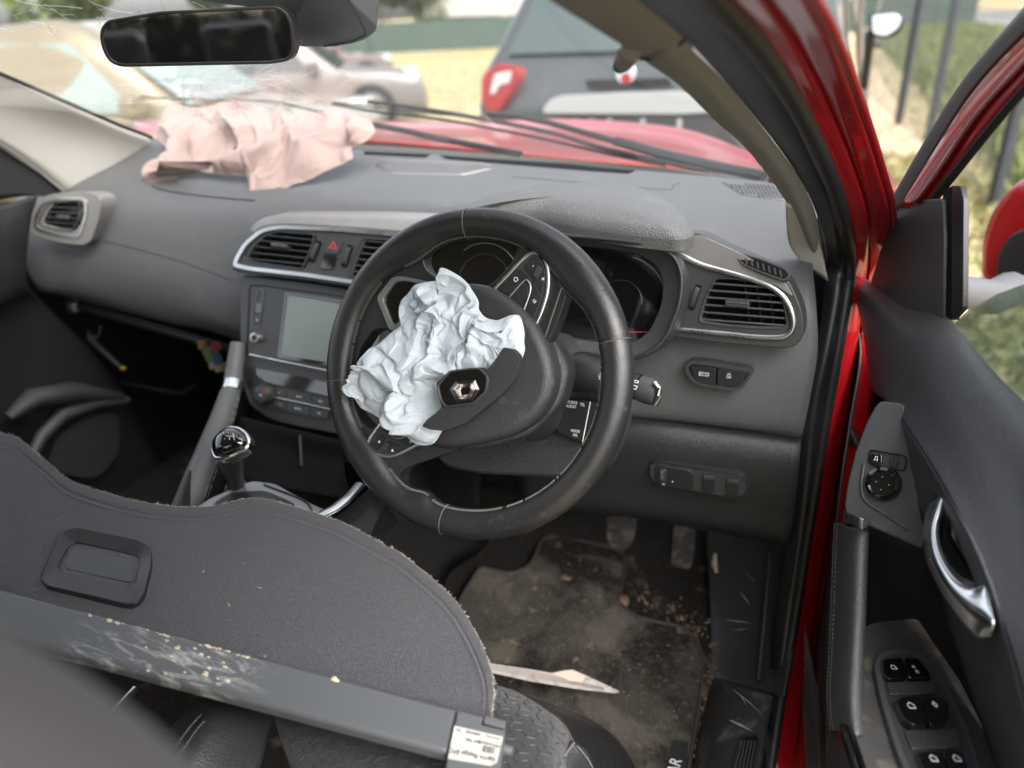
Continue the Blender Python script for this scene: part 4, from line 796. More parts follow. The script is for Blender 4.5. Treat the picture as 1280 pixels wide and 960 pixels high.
def mudmat():
    M_ = mat('muddy cassette plastic', (.080, .085, .091), .42, spec=.5); N, L = M_.node_tree.nodes, M_.node_tree.links; B = N['Principled BSDF']
    tc = N.new('ShaderNodeTexCoord'); c0 = PL(215, 812, .012); x_ = PL(300, 834, .012)-PL(100, 782, .012); x_ /= np.linalg.norm(x_)
    def vm(op, a, b):
        n = N.new('ShaderNodeVectorMath'); n.operation = op; L.new(a, n.inputs[0]); n.inputs[1].default_value = tuple(map(float, b)); return n.outputs['Value' if op == 'DOT_PRODUCT' else 0]
    def ma(op, a, b, c=None):
        n = N.new('ShaderNodeMath'); n.operation = op
        for s, i in ((a, 0), (b, 1)):
            if hasattr(s, 'links'): L.new(s, n.inputs[i])
            else: n.inputs[i].default_value = s
        n.use_clamp = op != 'SUBTRACT' and op != 'ABSOLUTE'; return n.outputs[0]
    d = vm('SUBTRACT', tc.outputs['Object'], c0); al = vm('DOT_PRODUCT', d, x_)
    mr = N.new('ShaderNodeMapRange'); mr.interpolation_type = 'SMOOTHSTEP'; L.new(ma('ABSOLUTE', al, 0.), mr.inputs[0]); mr.inputs[1].default_value = .055; mr.inputs[2].default_value = .12; mr.inputs[3].default_value = 1; mr.inputs[4].default_value = 0
    mp = N.new('ShaderNodeMapping'); mp.inputs['Rotation'].default_value = (.2, .3, 1.0); mp.inputs['Scale'].default_value = (1, 7, 2); L.new(tc.outputs['Object'], mp.inputs[0])
    n1 = N.new('ShaderNodeTexNoise'); n1.inputs['Scale'].default_value = 11; n1.inputs['Detail'].default_value = 9; n1.inputs['Roughness'].default_value = .7; n1.inputs['Distortion'].default_value = 2.2; L.new(mp.outputs[0], n1.inputs[0])
    n2 = N.new('ShaderNodeTexNoise'); n2.inputs['Scale'].default_value = 26; n2.inputs['Detail'].default_value = 8; n2.inputs['Distortion'].default_value = 1; L.new(tc.outputs['Object'], n2.inputs[0])
    def rg(s, a, b):
        r = N.new('ShaderNodeMapRange'); r.inputs[1].default_value = a; r.inputs[2].default_value = b; L.new(s, r.inputs[0]); return r.outputs[0]
    f1 = ma('MULTIPLY', rg(n1.outputs[0], .50, .64), mr.outputs[0]); f2 = ma('MULTIPLY', rg(n2.outputs[0], .66, .70), mr.outputs[0])
    def mx(f, a, b):
        x = N.new('ShaderNodeMix'); x.data_type = 'RGBA'; L.new(f, x.inputs[0])
        for s, i in ((a, 6), (b, 7)):
            if hasattr(s, 'links'): L.new(s, x.inputs[i])
            else: x.inputs[i].default_value = (*s, 1)
        return x.outputs[2]
    c = mx(ma('MULTIPLY', f1, .75), (.080, .085, .091), (.40, .40, .38)); c = mx(f2, c, (.50, .45, .35)); L.new(c, B.inputs['Base Color'])
    r = ma('MULTIPLY', f1, .4); r2 = N.new('ShaderNodeMath'); L.new(r, r2.inputs[0]); r2.inputs[1].default_value = .42; L.new(r2.outputs[0], B.inputs['Roughness']); return M_
m_mud = mudmat()
def barp(px, h0, h1, mt_, nm='cassette_bar', **k): return prism(nm, PL, px, h0, h1, mt_, shf, **k)
barp([(-160, 693), (572, 885), (560, 941), (-160, 752)], -.004, .012, m_mud, bev=.005, seg=4, sharp=50)
# raised mud flakes
V, F = [], []; rs = np.random.RandomState(9)
flakes = [(419, 849, 6, 3)]+[(u_, 738.5+u_*.262+rs.rand()*3, .8+rs.rand()**2*4, 1.0) for u_ in np.concatenate([210+rs.randn(9)*9, 262+rs.randn(12)*13, 305+rs.randn(10)*16, 150+rs.randn(5)*14])]+[(180+rs.rand()*110, 800+rs.rand()*60, 1+rs.rand()*3, .9) for _ in range(24)]
flakes = [f for f in flakes if clip([(92, 757), (572, 885), (560, 941), (80, 813)], (f[0], f[1]), (1, .26)) and (f[1] > 735+f[0]*.2625)]
for fu, fv, fr, fh in flakes:
    b = len(V); m_ = 9
    for j in range(m_): a = 2*math.pi*j/m_; q_ = fr*(.6+.6*rs.rand()); V.append(PL(fu+q_*math.cos(a), fv+q_*.55*math.sin(a)+q_*math.cos(a)*.26, .0123))
    V.append(PL(fu, fv, .0123+.0004*fh)); F += [[b+j, b+(j+1) % m_, b+m_] for j in range(m_)]
obj('dried_mud', V, F, mat('dried mud', (.55, .47, .34), .95), shf, smooth=False)['kind'] = 'stuff'
ec = barp([(572, 887), (604, 895), (602, 905), (632, 912), (626, 960), (622, 985), (556, 965), (560, 940)], -.006, .0150, m_bar, nm='end_cap', bev=.002)
barp([(606, 893), (633, 900), (631, 910), (604, 903)], -.006, .0150, m_bar, nm='cap_clip', bev=.0015)
tube('locating_pin', [PL(626, 935, -.002), PL(641, 939, -.002)], .0045, m_bar, shf, n=12)
lbl = prism('paper_label', PL, [(568, 907), (629, 921), (621, 953), (613, 957), (560, 948)], .010, .0154, mat('label paper', (.40, .39, .36), .7, dust=(40, .62, (.30, .27, .22), .3)), ec, bev=0)
m_ink = mat('label ink', (.012, .012, .012), .9)
rs = np.random.RandomState(2); V, F = [], []
for u0_, v0_, wd, hh in ((583, 914.5, 18, 3.2), (603.5, 935.5, 15, 8)):
    u = 0
    while u < wd:
        w_ = .35+rs.rand()*.7; c = PL(u0_+u, v0_+u*.22, .0156); boxv(c, (PL(u0_+u+w_/2, v0_+u*.22+w_*.11, .0156)-c), (PL(u0_+u-.0-hh*.11, v0_+u*.22+hh/2, .0156)-c), nsh*.00005, V, F); u += w_+.4+rs.rand()*.5
obj('barcode', V, F, m_ink, lbl, smooth=False)['kind'] = 'stuff'
text('label_print', 'Cache Bagage EPC', PL, 590, 944, .0058, -10, -2.4, .0158, m_ink, lbl, font_sx=.9); text('label_print', 'VRE', PL, 615, 947.5, .0036, -10, -2.4, .0158, m_ink, lbl)
text('label_print', '799107041R', PL, 611.5, 929.5, .0040, -10, -2.4, .0158, m_ink, lbl); text('label_print', '544 786', PL, 592, 926, .0042, -10, -2.4, .0158, m_ink, lbl); text('label_print', '(=====)', PL, 616, 921.5, .0036, -10, -2.4, .0158, m_ink, lbl)
text('label_print', 'Nr', PL, 573, 912.5, .0036, -10, -2.4, .0158, m_ink, lbl)
# loose flecks on the felt
for (u, v, du, dv) in ((322, 734, 5, 1.6), (285, 754, 3, 5), (305, 705, 2, -1), (254, 716, 1, -3), (170, 650, -2, 3)):
    pass
V, F = [], []
for (u, v, du, dv) in ((322, 734, 5, 1.6), (285, 754, 2, 4), (305, 705, 2, -1), (254, 716, 1, -3), (330, 820, 2, 1)): tubev([PL(u, v, .0018), PL(u+du, v+dv, .0024)], .0005, 5, V=V, F=F)
obj('straw_fleck', V, F, mat('straw', (.5, .42, .28), .9), shf)['kind'] = 'stuff'
# ================================================================== DRIVER'S SEAT
def relief_seat():
    """cushion fabric with a pressed pattern of three-armed steps"""
    M_ = mat('seat fabric', (.022, .022, .024), .8, sheen=.2, bump=('weave', 900, .5, .0006))
    N, L = M_.node_tree.nodes, M_.node_tree.links; return M_
m_seat = relief_seat()
m_sl2 = mat('seat leather', (.030, .030, .032), .42, bump=('leather', 600, .6, .0010), dust=(30, .6, (.09, .085, .08), .4))
seat = thing('driver_seat', 'black driver seat with patterned cushion and stitched bolsters beneath the luggage cover', 'seat', (.37, -.45, .5))
rows = [[at(u, v, z=z) for u, v, z in r] for r in (
    [(590, 850, .725), (640, 862, .735), (680, 885, .73), (705, 905, .715), (720, 930, .69)],
    [(520, 850, .745), (600, 875, .75), (660, 905, .745), (695, 930, .73), (712, 960, .70)],
    [(400, 850, .745), (520, 890, .75), (610, 925, .75), (680, 975, .745), (705, 1010, .71)],
    [(345, 870, .745), (430, 930, .75), (540, 980, .755), (640, 1030, .75), (690, 1070, .72)],
    [(340, 890, .745), (370, 960, .75), (460, 1020, .755), (560, 1080, .75), (640, 1120, .72)])]
PSE = Pl((0, 0, .745), (0, 0, 1))
sgrid = grid('cushion', rows, m_seat, seat, k=10, solid=.02)
# pressed chevron pattern as real ridges following the cushion
dg = bpy.context.evaluated_depsgraph_get(); V, F = [], []
bv = BVHTree.FromPolygons([v.co[:] for v in sgrid.data.vertices], [tuple(p.vertices) for p in sgrid.data.polygons])
S = .0115; hx = math.sqrt(3)/2*S
def onseat(x, y):
    h = bv.ray_cast(Vector((x, y, 1.2)), Vector((0, 0, -1))); return None if h[0] is None else np.array(h[0])+np.array((0, 0, .0006))
for i in range(-50, 50):
    for j in range(-50, 50):
        bx_ = .45+i*S*1.5; by_ = -.30+j*2*hx+(i % 2)*hx
        for kx in range(3):
            a = R(120*kx+20); ca, sa = math.cos(a), math.sin(a); q = R(120*kx+80)
            p = [(bx_, by_), (bx_+S*.72*ca, by_+S*.72*sa), (bx_+S*.72*ca+S*.5*math.cos(q), by_+S*.72*sa+S*.5*math.sin(q))]
            pp = [onseat(*t) for t in p]
            if any(t is None for t in pp): continue
            for a_, b_ in zip(pp, pp[1:]): tubev([a_, b_], .00075, 4, V=V, F=F, flat=.7)
obj('pressed_pattern', V, F, mat('seat pattern', (.034, .034, .036), .6), seat)['kind'] = 'stuff'
# left bolster: two stitched leather panels
rows = [[at(u, v, z=z) for u, v, z in r] for r in (
    [(262, 850, .74), (236, 880, .755), (200, 920, .75), (170, 965, .70)], [(300, 860, .75), (266, 890, .785), (235, 925, .79), (205, 975, .775)],
    [(330, 870, .745), (300, 905, .775), (262, 945, .785), (235, 990, .78)], [(345, 885, .74), (335, 920, .745), (325, 960, .745), (300, 1010, .74)])]
bo = grid('bolster', rows, m_sl2, seat, k=8, solid=.004)
def stitch(name, pts, par, n=40, r=.0005, duty=.55, mt_=m_thr):
    P_ = catm(pts, 10); V, F = [], []; m_ = len(P_)-1
    for i in range(n):
        a, b = i/n, (i+duty)/n; f = lambda t: P_[int(t*m_)]*(1-(t*m_) % 1)+P_[min(int(t*m_)+1, m_)]*((t*m_) % 1); tubev([f(a), f(b)], r, 4, V=V, F=F)
    o = obj(name, V, F, mt_, par); o['kind'] = 'stuff'; return o
bvb = BVHTree.FromPolygons([v.co[:] for v in bo.data.vertices], [tuple(p.vertices) for p in bo.data.polygons])
for pts in ([(248, 862), (220, 890), (196, 925), (182, 950)], [(276, 872), (245, 900), (222, 930), (206, 958)], [(286, 874), (252, 905), (230, 935), (212, 962)]):
    q = [hit(bvb, u, v) for u, v in pts]; q = [t for t in q if t is not None]
    if len(q) > 2: stitch('seat_stitching', q, bo, n=30)
q = [hit(bvb, u, v, .0003) for u, v in ((281, 874), (249, 902), (226, 932), (209, 960))]; q = [t for t in q if t is not None]
if len(q) > 2: tube('seam_groove', q, .0014, m_dk, bo, n=6)
# right bolster nose with piping
rows = [[at(u, v, z=z) for u, v, z in r] for r in ([(716, 925, .71), (703, 945, .71), (700, 975, .71)], [(735, 940, .695), (722, 955, .70), (715, 985, .70)], [(745, 965, .66), (735, 985, .66), (725, 1010, .66)])]
b2 = grid('bolster', rows, m_sl2, seat, k=6, solid=.003)
stitch('seat_stitching', [at(718, 928, z=.712)*.999+CAM*.001, at(706, 947, z=.712), at(703, 975, z=.712)], b2, n=14)
stitch('seat_stitching', [at(722, 933, z=.708), at(733, 946, z=.70), at(744, 965, z=.672)], b2, n=14)
grid('seat_side', [[at(u, v, z=z) for u, v, z in r] for r in ([(600, 852, .72), (690, 888, .70), (722, 930, .68), (740, 985, .65)], [(640, 862, .45), (740, 900, .45), (790, 950, .45), (800, 1010, .45)])], m_blk, seat, k=6)
grid('seat_side', [[at(u, v, z=z) for u, v, z in r] for r in ([(262, 850, .73), (200, 920, .74), (160, 975, .69)], [(330, 900, .42), (300, 960, .42), (250, 1040, .42)])], m_blk, seat, k=6)
# backrest shoulder close to the lens
m_shl = mat('seat back fabric', (.030, .027, .029), .9, sheen=.05, bump=('weave', 600, .4, .0005))
Vb = []; bc = np.array((.415, -.603, 1.045)); bh = np.array((.20, .055, .24))
rows = []
for a in np.linspace(-math.pi/2, math.pi/2, 9):
    ce, se = abs(math.cos(a))**.45, math.copysign(abs(math.sin(a))**.6, a)
    rows.append([bc + np.array((bh[0]*ce*math.copysign(abs(math.cos(b))**.5, math.cos(b)), bh[1]*ce*math.copysign(abs(math.sin(b))**.6, math.sin(b)) - (se)*.05, bh[2]*se)) for b in np.linspace(0, 2*math.pi, 17)])
grid('backrest', rows, m_shl, seat, k=3, kk=3)
for s in (-.06, .06): tube('headrest_post', [(.405+s, -.66, 1.24), (.405+s, -.68, 1.36)], .006, m_schr, seat, n=10)
# ================================================================== CABIN SHELL (setting)
fl_ = grid('floor', [[at(u, v, z=z) for u, v, z in r] for r in (
    [(420, 560, .46), (560, 600, .46), (700, 620, .46), (860, 640, .46), (960, 650, .46)], [(460, 650, .37), (600, 670, .37), (700, 690, .37), (860, 710, .37), (930, 720, .37)],
    [(480, 760, .355), (600, 780, .355), (740, 800, .355), (880, 820, .355), (950, 830, .36)], [(480, 900, .35), (600, 930, .35), (760, 960, .35), (860, 980, .35), (960, 990, .36)], [(440, 1100, .35), (600, 1120, .35), (760, 1150, .35), (880, 1180, .35), (980, 1200, .36)])], m_carp, None, k=6, solid=.01)
fl_['kind'] = 'structure'
def panel(name, pts, mt_, par=None, solid=.004, **k): return obj(name, [np.array(p, float) for p in pts], [list(range(len(pts)))], mt_, par, smooth=False, solid=solid, **k)
body = thing('car_body', 'red car body around the cabin with pillars, roof, bonnet and black door seal', 'car body', (0, 0, .4))
# bulkheads and far side of the cabin
panel('bulkhead', [(-1.1, .80, .20), (.86, .80, .20), (.86, .70, 1.06), (-1.1, .70, 1.06)], m_dk, body)
panel('passenger_floor', [(-.80, -1.6, .34), (.12, -1.6, .34), (.12, .86, .34), (-.80, .86, .34)], m_carp, body)
panel('rear_floor', [(.12, -1.6, .34), (.74, -1.6, .34), (.74, -.42, .34), (.12, -.42, .34)], m_carp, body)
m_roof = mat('headlining', (.30, .29, .27), .9, bump=('weave', 400, .2, .0005))
grid('headlining', [[(x, y, z-.10*(x/.6)**2*.4) for x in (-.62, -.3, 0, .3, .62)] for y, z in ((-.02, 1.455), (-.4, 1.50), (-1.0, 1.52), (-1.8, 1.48))], m_roof, body, k=4, solid=.01)
grid('roof_panel', [[(x, y, z-.10*(x/.6)**2*.4) for x in (-.66, -.3, 0, .3, .66)] for y, z in ((0, 1.485), (-.4, 1.53), (-1.0, 1.55), (-1.85, 1.51))], m_red, body, k=4, solid=.01)
# rear of the cabin, only seen in the mirror
for x in (-.70,):
    panel('rear_side', [(x, -.55, .3), (x, -2.2, .3), (x, -2.2, 1.02), (x, -.55, 1.02)], m_blk, body); panel('rear_quarter', [(x, -1.45, 1.0), (x, -2.2, 1.0), (x+.1, -2.2, 1.5), (x+.1, -1.6, 1.5)], m_pan, body)
    tube('centre_pillar', [(x, -.62, 1.0), (x+.04, -.66, 1.25), (x+.08, -.70, 1.45)], .035, m_bei, body, n=10)
    tube('rear_pillar', [(x, -1.55, 1.0), (x+.04, -1.75, 1.25), (x+.1, -1.9, 1.46)], .05, m_blk, body, n=10)
panel('far_shut_face', [(-.84, .9, .2), (-.84, -1.2, .2), (-.84, -1.2, 1.0), (-.84, .9, 1.0)], m_dk, body)
panel('front_side', [(.80, .45, .3), (.80, .95, .3), (.80, .95, 1.03), (.80, .45, 1.03)], m_dk, body)
panel('rear_quarter', [(.74, -1.6, 1.0), (.74, -2.2, 1.0), (.64, -2.2, 1.5), (.64, -1.75, 1.5)], m_bei, body)
tube('rear_pillar', [(.72, -1.45, 1.0), (.68, -1.65, 1.25), (.62, -1.85, 1.46)], .07, m_blk, body, n=10)
panel('tailgate_trim', [(-.7, -2.2, .4), (.7, -2.2, .4), (.7, -2.2, 1.26), (-.7, -2.2, 1.26)], m_blk, body)
rs_ = thing('rear_bench', 'black rear bench seen only in the rear-view mirror', 'seat', (0, -1.3, .5))
grid('backrest', [[(x, y, z) for x in (-.62, -.3, 0, .3, .62)] for y, z in ((-1.15, .65), (-1.3, .8), (-1.42, 1.08), (-1.50, 1.12), (-1.55, 1.0))], m_seat, rs_, k=4, solid=.02)
for x in (-.38, .0, .38): box('headrest', (x, -1.50, 1.18), (.11, .05, .07), m_sl2, rs_, bev=.03, seg=4)
ps = thing('passenger_seat', 'black front passenger seat tipped beside the console under the cover', 'seat', (-.35, -.5, .5))
grid('cushion', [[(x, y, z) for x in (-.60, -.5, -.35, -.2, -.12)] for y, z in ((-.05, .60), (-.10, .67), (-.3, .69), (-.6, .66))], m_seat, ps, k=4, solid=.03)
grid('backrest', [[(x, y, z) for x in (-.58, -.5, -.35, -.2, -.12)] for y, z in ((-.62, .66), (-.70, .9), (-.80, 1.12), (-.86, 1.14), (-.9, 1.0))], m_seat, ps, k=4, solid=.03)
rail('seat_rail', [at(170, 862, z=.64), at(140, 895, z=.64)], .006, m_chr, par=ps)
# passenger's windscreen pillar
grid('pillar_trim', [[at(u, v, x=x) for u, v, x in r] for r in ([(-40, 78, -.66), (0, 96, -.67), (90, 135, -.68), (150, 160, -.69), (188, 175, -.70)], [(-40, 115, -.70), (0, 133, -.71), (80, 168, -.72), (140, 190, -.72), (186, 200, -.725)], [(-40, 160, -.73), (0, 178, -.735), (50, 210, -.74), (88, 242, -.745), (100, 250, -.745)])], m_bei, body, k=6, solid=.006)
tube('glass_edge', [at(u, v, x=-.665) for u, v in ((-40, 74), (0, 92), (90, 131), (150, 157), (190, 172))], .004, m_dk, body, n=6)
# far door
pdoor = thing('passenger_door', 'dark inner trim of the closed passenger door beyond the dashboard', 'door', (-.78, .1, .4))
grid('door_sail', [[at(u, v, x=-.76) for u, v in r] for r in ([(-60, 150), (0, 180), (50, 212), (88, 242)], [(-60, 200), (0, 215), (45, 232), (84, 246)], [(-60, 262), (0, 250), (40, 245), (80, 248)])], m_blk, pdoor, k=4, solid=.004)
tube('sail_edge', [at(u, v, x=-.752) for u, v in ((-40, 160), (0, 181), (50, 214), (86, 243))], .004, m_bei, pdoor, n=6)
rw = [[(-30, 252, -.74), (0, 256, -.74), (25, 250, -.74), (48, 243, -.74)], [(-30, 300, -.735), (0, 300, -.735), (18, 290, -.735), (38, 280, -.74)], [(-30, 380, -.745), (0, 375, -.745), (20, 365, -.745), (34, 352, -.75)], [(-30, 400, -.79), (0, 398, -.79), (30, 385, -.79), (60, 385, -.79)], [(-30, 560, -.80), (0, 540, -.80), (60, 500, -.80), (140, 470, -.80)], [(-30, 760, -.80), (60, 720, -.80), (140, 680, -.80), (240, 640, -.80)]]
grid('door_panel', [[at(u, v, x=x) for u, v, x in r] for r in rw], m_blk, pdoor, k=6, solid=.004)
tube('pocket_arm', [at(u, v, x=-.765) for u, v in ((10, 522), (40, 498), (90, 490), (150, 495))], [.012, .028, .03, .012], m_low, pdoor, n=12, flat=.8)
tube('pocket_arch', [at(u, v, x=-.765) for u, v in ((38, 575), (52, 545), (78, 518), (120, 503), (160, 500))], [.010, .014, .016, .015, .008], m_dor, pdoor, n=12)
PSP = Pl((-.775, 0, 0), (1, 0, 0)); prism('speaker_grille', PSP, rnd([(60, 590), (70, 550), (110, 520), (150, 515), (150, 570), (120, 600)], 14, 4), -.01, 0, mat('door cloth', (.02, .019, .018), .9, bump=('cell', 500, .8, .001)), pdoor, bev=.003)
prism('map_pocket', PSP, rnd([(-20, 540), (10, 522), (42, 530), (46, 545), (30, 575), (-20, 560)], 8, 3), -.01, .004, m_dk, pdoor, bev=.002)
# things hanging under the open glovebox
gb = thing('glovebox_frame', 'bare black glovebox frame and bracket under the passenger side of the dash', 'glovebox frame', (-.45, .4, .8))
tube('frame_rail', [at(u, v, y=.40) for u, v in ((100, 383), (160, 400), (230, 420), (300, 440))], .010, m_blk, gb, n=10)
tube('bracket', [at(u, v, y=.42) for u, v in ((60, 385), (80, 380), (98, 384))], [.016, .020, .014], m_pan, gb, n=12); tube('bracket_end', [at(u, v, y=.415) for u, v in ((92, 379), (97, 388))], .012, m_satin, gb, n=12)
tube('duct_arm', [at(u, v, y=.44) for u, v in ((95, 390), (110, 420), (130, 440), (155, 462))], [.014, .012, .010, .006], m_blk, gb, n=10)
tube('wire_hook', [at(u, v, y=.43) for u, v in ((126, 408), (124, 418), (119, 423), (114, 420))], .002, m_satin, gb, n=6)
tube('lower_edge', [at(u, v, y=.48) for u, v in ((150, 478), (190, 486), (225, 492), (245, 482))], .006, m_blk, gb, n=8)
for u, v, mt_ in ((92, 413, 'y'), (154, 460, 'y')): box('yellow_clip', at(u, v, y=.42), (.006, .004, .003), mat('yellow plastic', (.45, .30, .02), .5), gb, bev=.001)
fz = thing('fuse_connector', 'small bunch of coloured wiring plugs hanging beside the centre stack', 'wiring plugs', at(265, 445, y=.38))
rs = np.random.RandomState(6); cols_ = [('yellow plastic', (.30, .22, .06)), ('green plastic', (.10, .15, .07)), ('cream plastic', (.32, .30, .22)), ('orange plastic', (.30, .15, .07)), ('blue plug', (.04, .08, .18)), ('red plug', (.22, .04, .04))]
for i, (u, v) in enumerate(((253, 431), (259, 438), (262, 446), (268, 442), (266, 455), (272, 449), (274, 460), (280, 458), (270, 433))):
    nm_, c_ = cols_[[3, 1, 1, 1, 2, 4, 2, 3, 5][i]]; box('plug', at(u, v, y=.375+rs.rand()*.01), (.007+.003*rs.rand(), .006, .006+.003*rs.rand()), mat(nm_, c_, .5), fz, bev=.001, rz=rs.rand())
tube('red_loom', [at(u, v, y=.70) for u, v in ((168, 478), (175, 510), (178, 550), (180, 600))], [.016, .014, .008, .006], mat('dull red cloth', (.09, .006, .012), .9), gb, n=8)
# ================================================================== FOOTWELL
fmat = thing('floor_mat', 'dusty black carpet floor mat with a stitched rim and leaf litter', 'floor mat', at(740, 820, z=.37))
FM = Pl((0, 0, .372), (0, 0, 1))
# mat plane rises slightly forward
A_, B_, C3 = at(640, 690, z=.385), at(860, 790, z=.372), at(700, 950, z=.366); nm = np.cross(B_-A_, C3-A_); nm /= np.linalg.norm(nm); nm *= 1 if nm[2] > 0 else -1; FM = Pl(A_, nm)
mo_ = rnd([(572, 750), (599, 706), (640, 716), (662, 705), (676, 671), (700, 668), (770, 684), (784, 692), (783, 715), (776, 745), (782, 760), (797, 770), (858, 783), (874, 800), (882, 830), (876, 880), (855, 1010), (560, 1000), (560, 800)], 9, 4)
m_mat = mat('mat carpet', (.020, .018, .017), .95, spec=.1, bump=(('noise', 900, .9, .003), ('noise', 30, .6, .006)), dust=((4, .38, (.075, .069, .060), .8), (7, .50, (.15, .135, .112), .55), (300, .56, (.24, .19, .13), .6), (45, .58, (.25, .20, .14), .6)))
prism('carpet', FM, mo_, -.006, .0, m_mat, fmat, bev=.002)
tube('mat_rim', [FM(u, v, .0005) for u, v in inset(mo_, 2)], .0035, mat('mat rim', (.030, .029, .030), .7, dust=(60, .6, (.15, .12, .09), .4)), fmat, n=8, closed=True)
pt_ = prism('name_patch', FM, [(840, 925), (861, 928), (852, 1000), (826, 995)], -.002, .002, m_blk, fmat, bev=.0006)
text('patch_print', 'KADJAR', FM, 838, 975, .024, 3.2, -10, .0026, m_prt, pt_, font_sx=.85)
# litter, grit and leaves
V, F = [], []; rs = np.random.RandomState(12)
def insd(px, u, v): c = clip(px, (u, v), (1, .001)); return c and c[0] < 0 < c[1]
for _ in range(1300):
    u, v = (760+rs.randn()*70, 820+rs.randn()*60) if rs.rand() < .7 else (600+rs.rand()*280, 690+rs.rand()*260)
    if not insd(mo_, u, v): continue
    p = FM(u, v, .001); s_ = .0004+.0018*rs.rand()**5; b = len(V)
    for q in ((1, 0, 0), (-1, .2, 0), (0, 1, 0), (.1, -1, 0), (0, 0, .9)): V.append(p+np.array(q)*s_*(.6+.8*rs.rand()))
    F += [[b, b+2, b+4], [b+2, b+1, b+4], [b+1, b+3, b+4], [b+3, b, b+4]]
obj('grit', V, F, mat('pale grit', (.26, .21, .15), .95, var=(60, .9, (.08, .06, .045))), fmat, smooth=False)['kind'] = 'stuff'
V, F = [], []
for _ in range(800):
    t = rs.rand(); side = rs.rand()
    if side < .6: u, v = 893-t*22+rs.randn()*4, 800+t*170
    else: u, v = 790+t*95+rs.randn()*6, 735+t*55+rs.randn()*9
    p = at(u, v, z=.368+rs.rand()*.006); s_ = .0008+.0035*rs.rand()**4; a = rs.rand()*6.3; d = np.array((math.cos(a), math.sin(a), rs.randn()*.3))*s_*1.8; e = np.array((-math.sin(a), math.cos(a), rs.randn()*.3))*s_*.5; b = len(V)
    V += [p-d, p+e, p+d, p-e]; F += [[b, b+1, b+2, b+3]]
lt = obj('leaf_litter', V, F, mat('leaf litter', (.060, .035, .020), .9, var=(90, 1., (.22, .15, .10))), None, smooth=False); lt['kind'] = 'stuff'; tag(lt, 'crumbled brown leaf litter lying along the edges of the floor mat', 'litter')
m_leaf = mat('dry leaf', (.13, .07, .04), .8, var=(90, .6, (.24, .15, .09)))
def leaf(u, v, a, L_, label):
    p = FM(u, v, .004); d = np.array((math.cos(a), math.sin(a), .1)); e = np.array((-math.sin(a), math.cos(a), .0)); V = []; m_ = 7
    for i in range(m_):
        t = i/(m_-1); w_ = math.sin(math.pi*t)**.8*.28*L_+.0004
        V += [p+d*(t-.5)*L_-e*w_+np.array((0, 0, .003*math.sin(t*5))), p+d*(t-.5)*L_+np.array((0, 0, .0005)), p+d*(t-.5)*L_+e*w_+np.array((0, 0, .004*math.sin(t*4)))]
    F = [[3*i+j, 3*i+j+1, 3*i+j+4, 3*i+j+3] for i in range(m_-1) for j in (0, 1)]
    o = obj('dry_leaf', V, F, m_leaf, None, solid=.0004); tag(o, label, 'leaf', 'dry leaves in the footwell')
leaf(707, 723, .4, .024, 'curled brown leaf lying near the front of the floor mat below the clutch pedal'); 0 and leaf(717, 669, .9, .03, 'reddish brown leaf fragment between the clutch and the mat edge')
leaf(780, 750, -.9, .03, 'brown leaf on the step in the right edge of the mat'); 0 and leaf(818, 790, -.35, .03, 'thin pale twig-like leaf on the right half of the mat')
# torn trim strip lying on the mat
strip = thing('broken_trim_strip', 'long splintered grey plastic strip with a pale pointed end on the mat', 'plastic strip', FM(700, 845, .03))
SP = Pl(FM(700, 845, .045), np.array((.15, -.45, .88)))
prism('strip_blade', SP, [(560, 820), (612, 829), (660, 836), (690, 841), (704, 838), (716, 837), (730, 843), (775, 864), (770, 866.5), (720, 861), (660, 851), (612, 840), (560, 830)], -.0025, .0, mat('splintered plastic', (.40, .36, .33), .7, dust=(60, .5, (.22, .18, .15), .6)), strip, bev=.0005)
prism('strip_flap', SP, [(690, 842), (704, 838), (716, 837), (732, 845), (728, 853), (712, 851)], 0, .0022, mat('pale torn plastic', (.55, .46, .38), .8), strip, bev=.0006)
for t in (0, .4, .8): tube('split_ridge', [SP(600, 830+t*5, .0008), SP(660, 839+t*8, .0012), SP(755, 860+t*3, .0008)], .0007, mat('ridge plastic', (.25, .23, .22), .6), strip, n=5)
# pedals
def pedal(name, label, px, y, mt_=m_ped, bars=4, sl=-.1, tilt=.5):
    cu, cv = np.mean(px, 0); p0 = at(cu, cv, y=y); pl = Pl(p0, (0.05, -.8, tilt)); t = thing(name, label, 'pedal', p0)
    prism('pad', pl, rnd(px, 5, 4), -.010, 0, mt_, t, bev=.002, seg=3)
    ys = np.linspace(min(p[1] for p in px)+6, max(p[1] for p in px)-5, bars)
    for v in ys:
        c = clip(px, (cu, v), (1, sl))
        if c: q0, q1 = (cu+c[0]*.8, v+c[0]*.8*sl), (cu+c[1]*.8, v+c[1]*.8*sl); tube('tread_bar', [pl(*q0, .0008), pl((q0[0]+q1[0])/2, (q0[1]+q1[1])/2+3, .0012), pl(*q1, .0008)], .0016, mt_, t, n=6)
    tube('arm', [p0+np.array((0, .015, 0)), p0+np.array((0, .06, .06)), p0+np.array((0, .10, .25))], [.009, .008, .009], m_blk, t, n=8); return t
pedal('clutch_pedal', 'worn clutch pedal half hidden behind the steering wheel rim', [(682, 640), (720, 632), (714, 660), (700, 668), (682, 664)], .52)
pedal('brake_pedal', 'dusty brake pedal with chevron tread, middle of the three', [(758, 645), (795, 644), (796, 660), (790, 680), (778, 691), (764, 688), (758, 672)], .50)
pedal('accelerator_pedal', 'narrow smooth accelerator pedal nearest the door', [(842, 655), (870, 660), (868, 690), (864, 710), (852, 713), (838, 707), (840, 680)], .50, bars=0)
fr2 = thing('footrest', 'ribbed dead pedal left of the clutch', 'footrest', at(630, 690, y=.47))
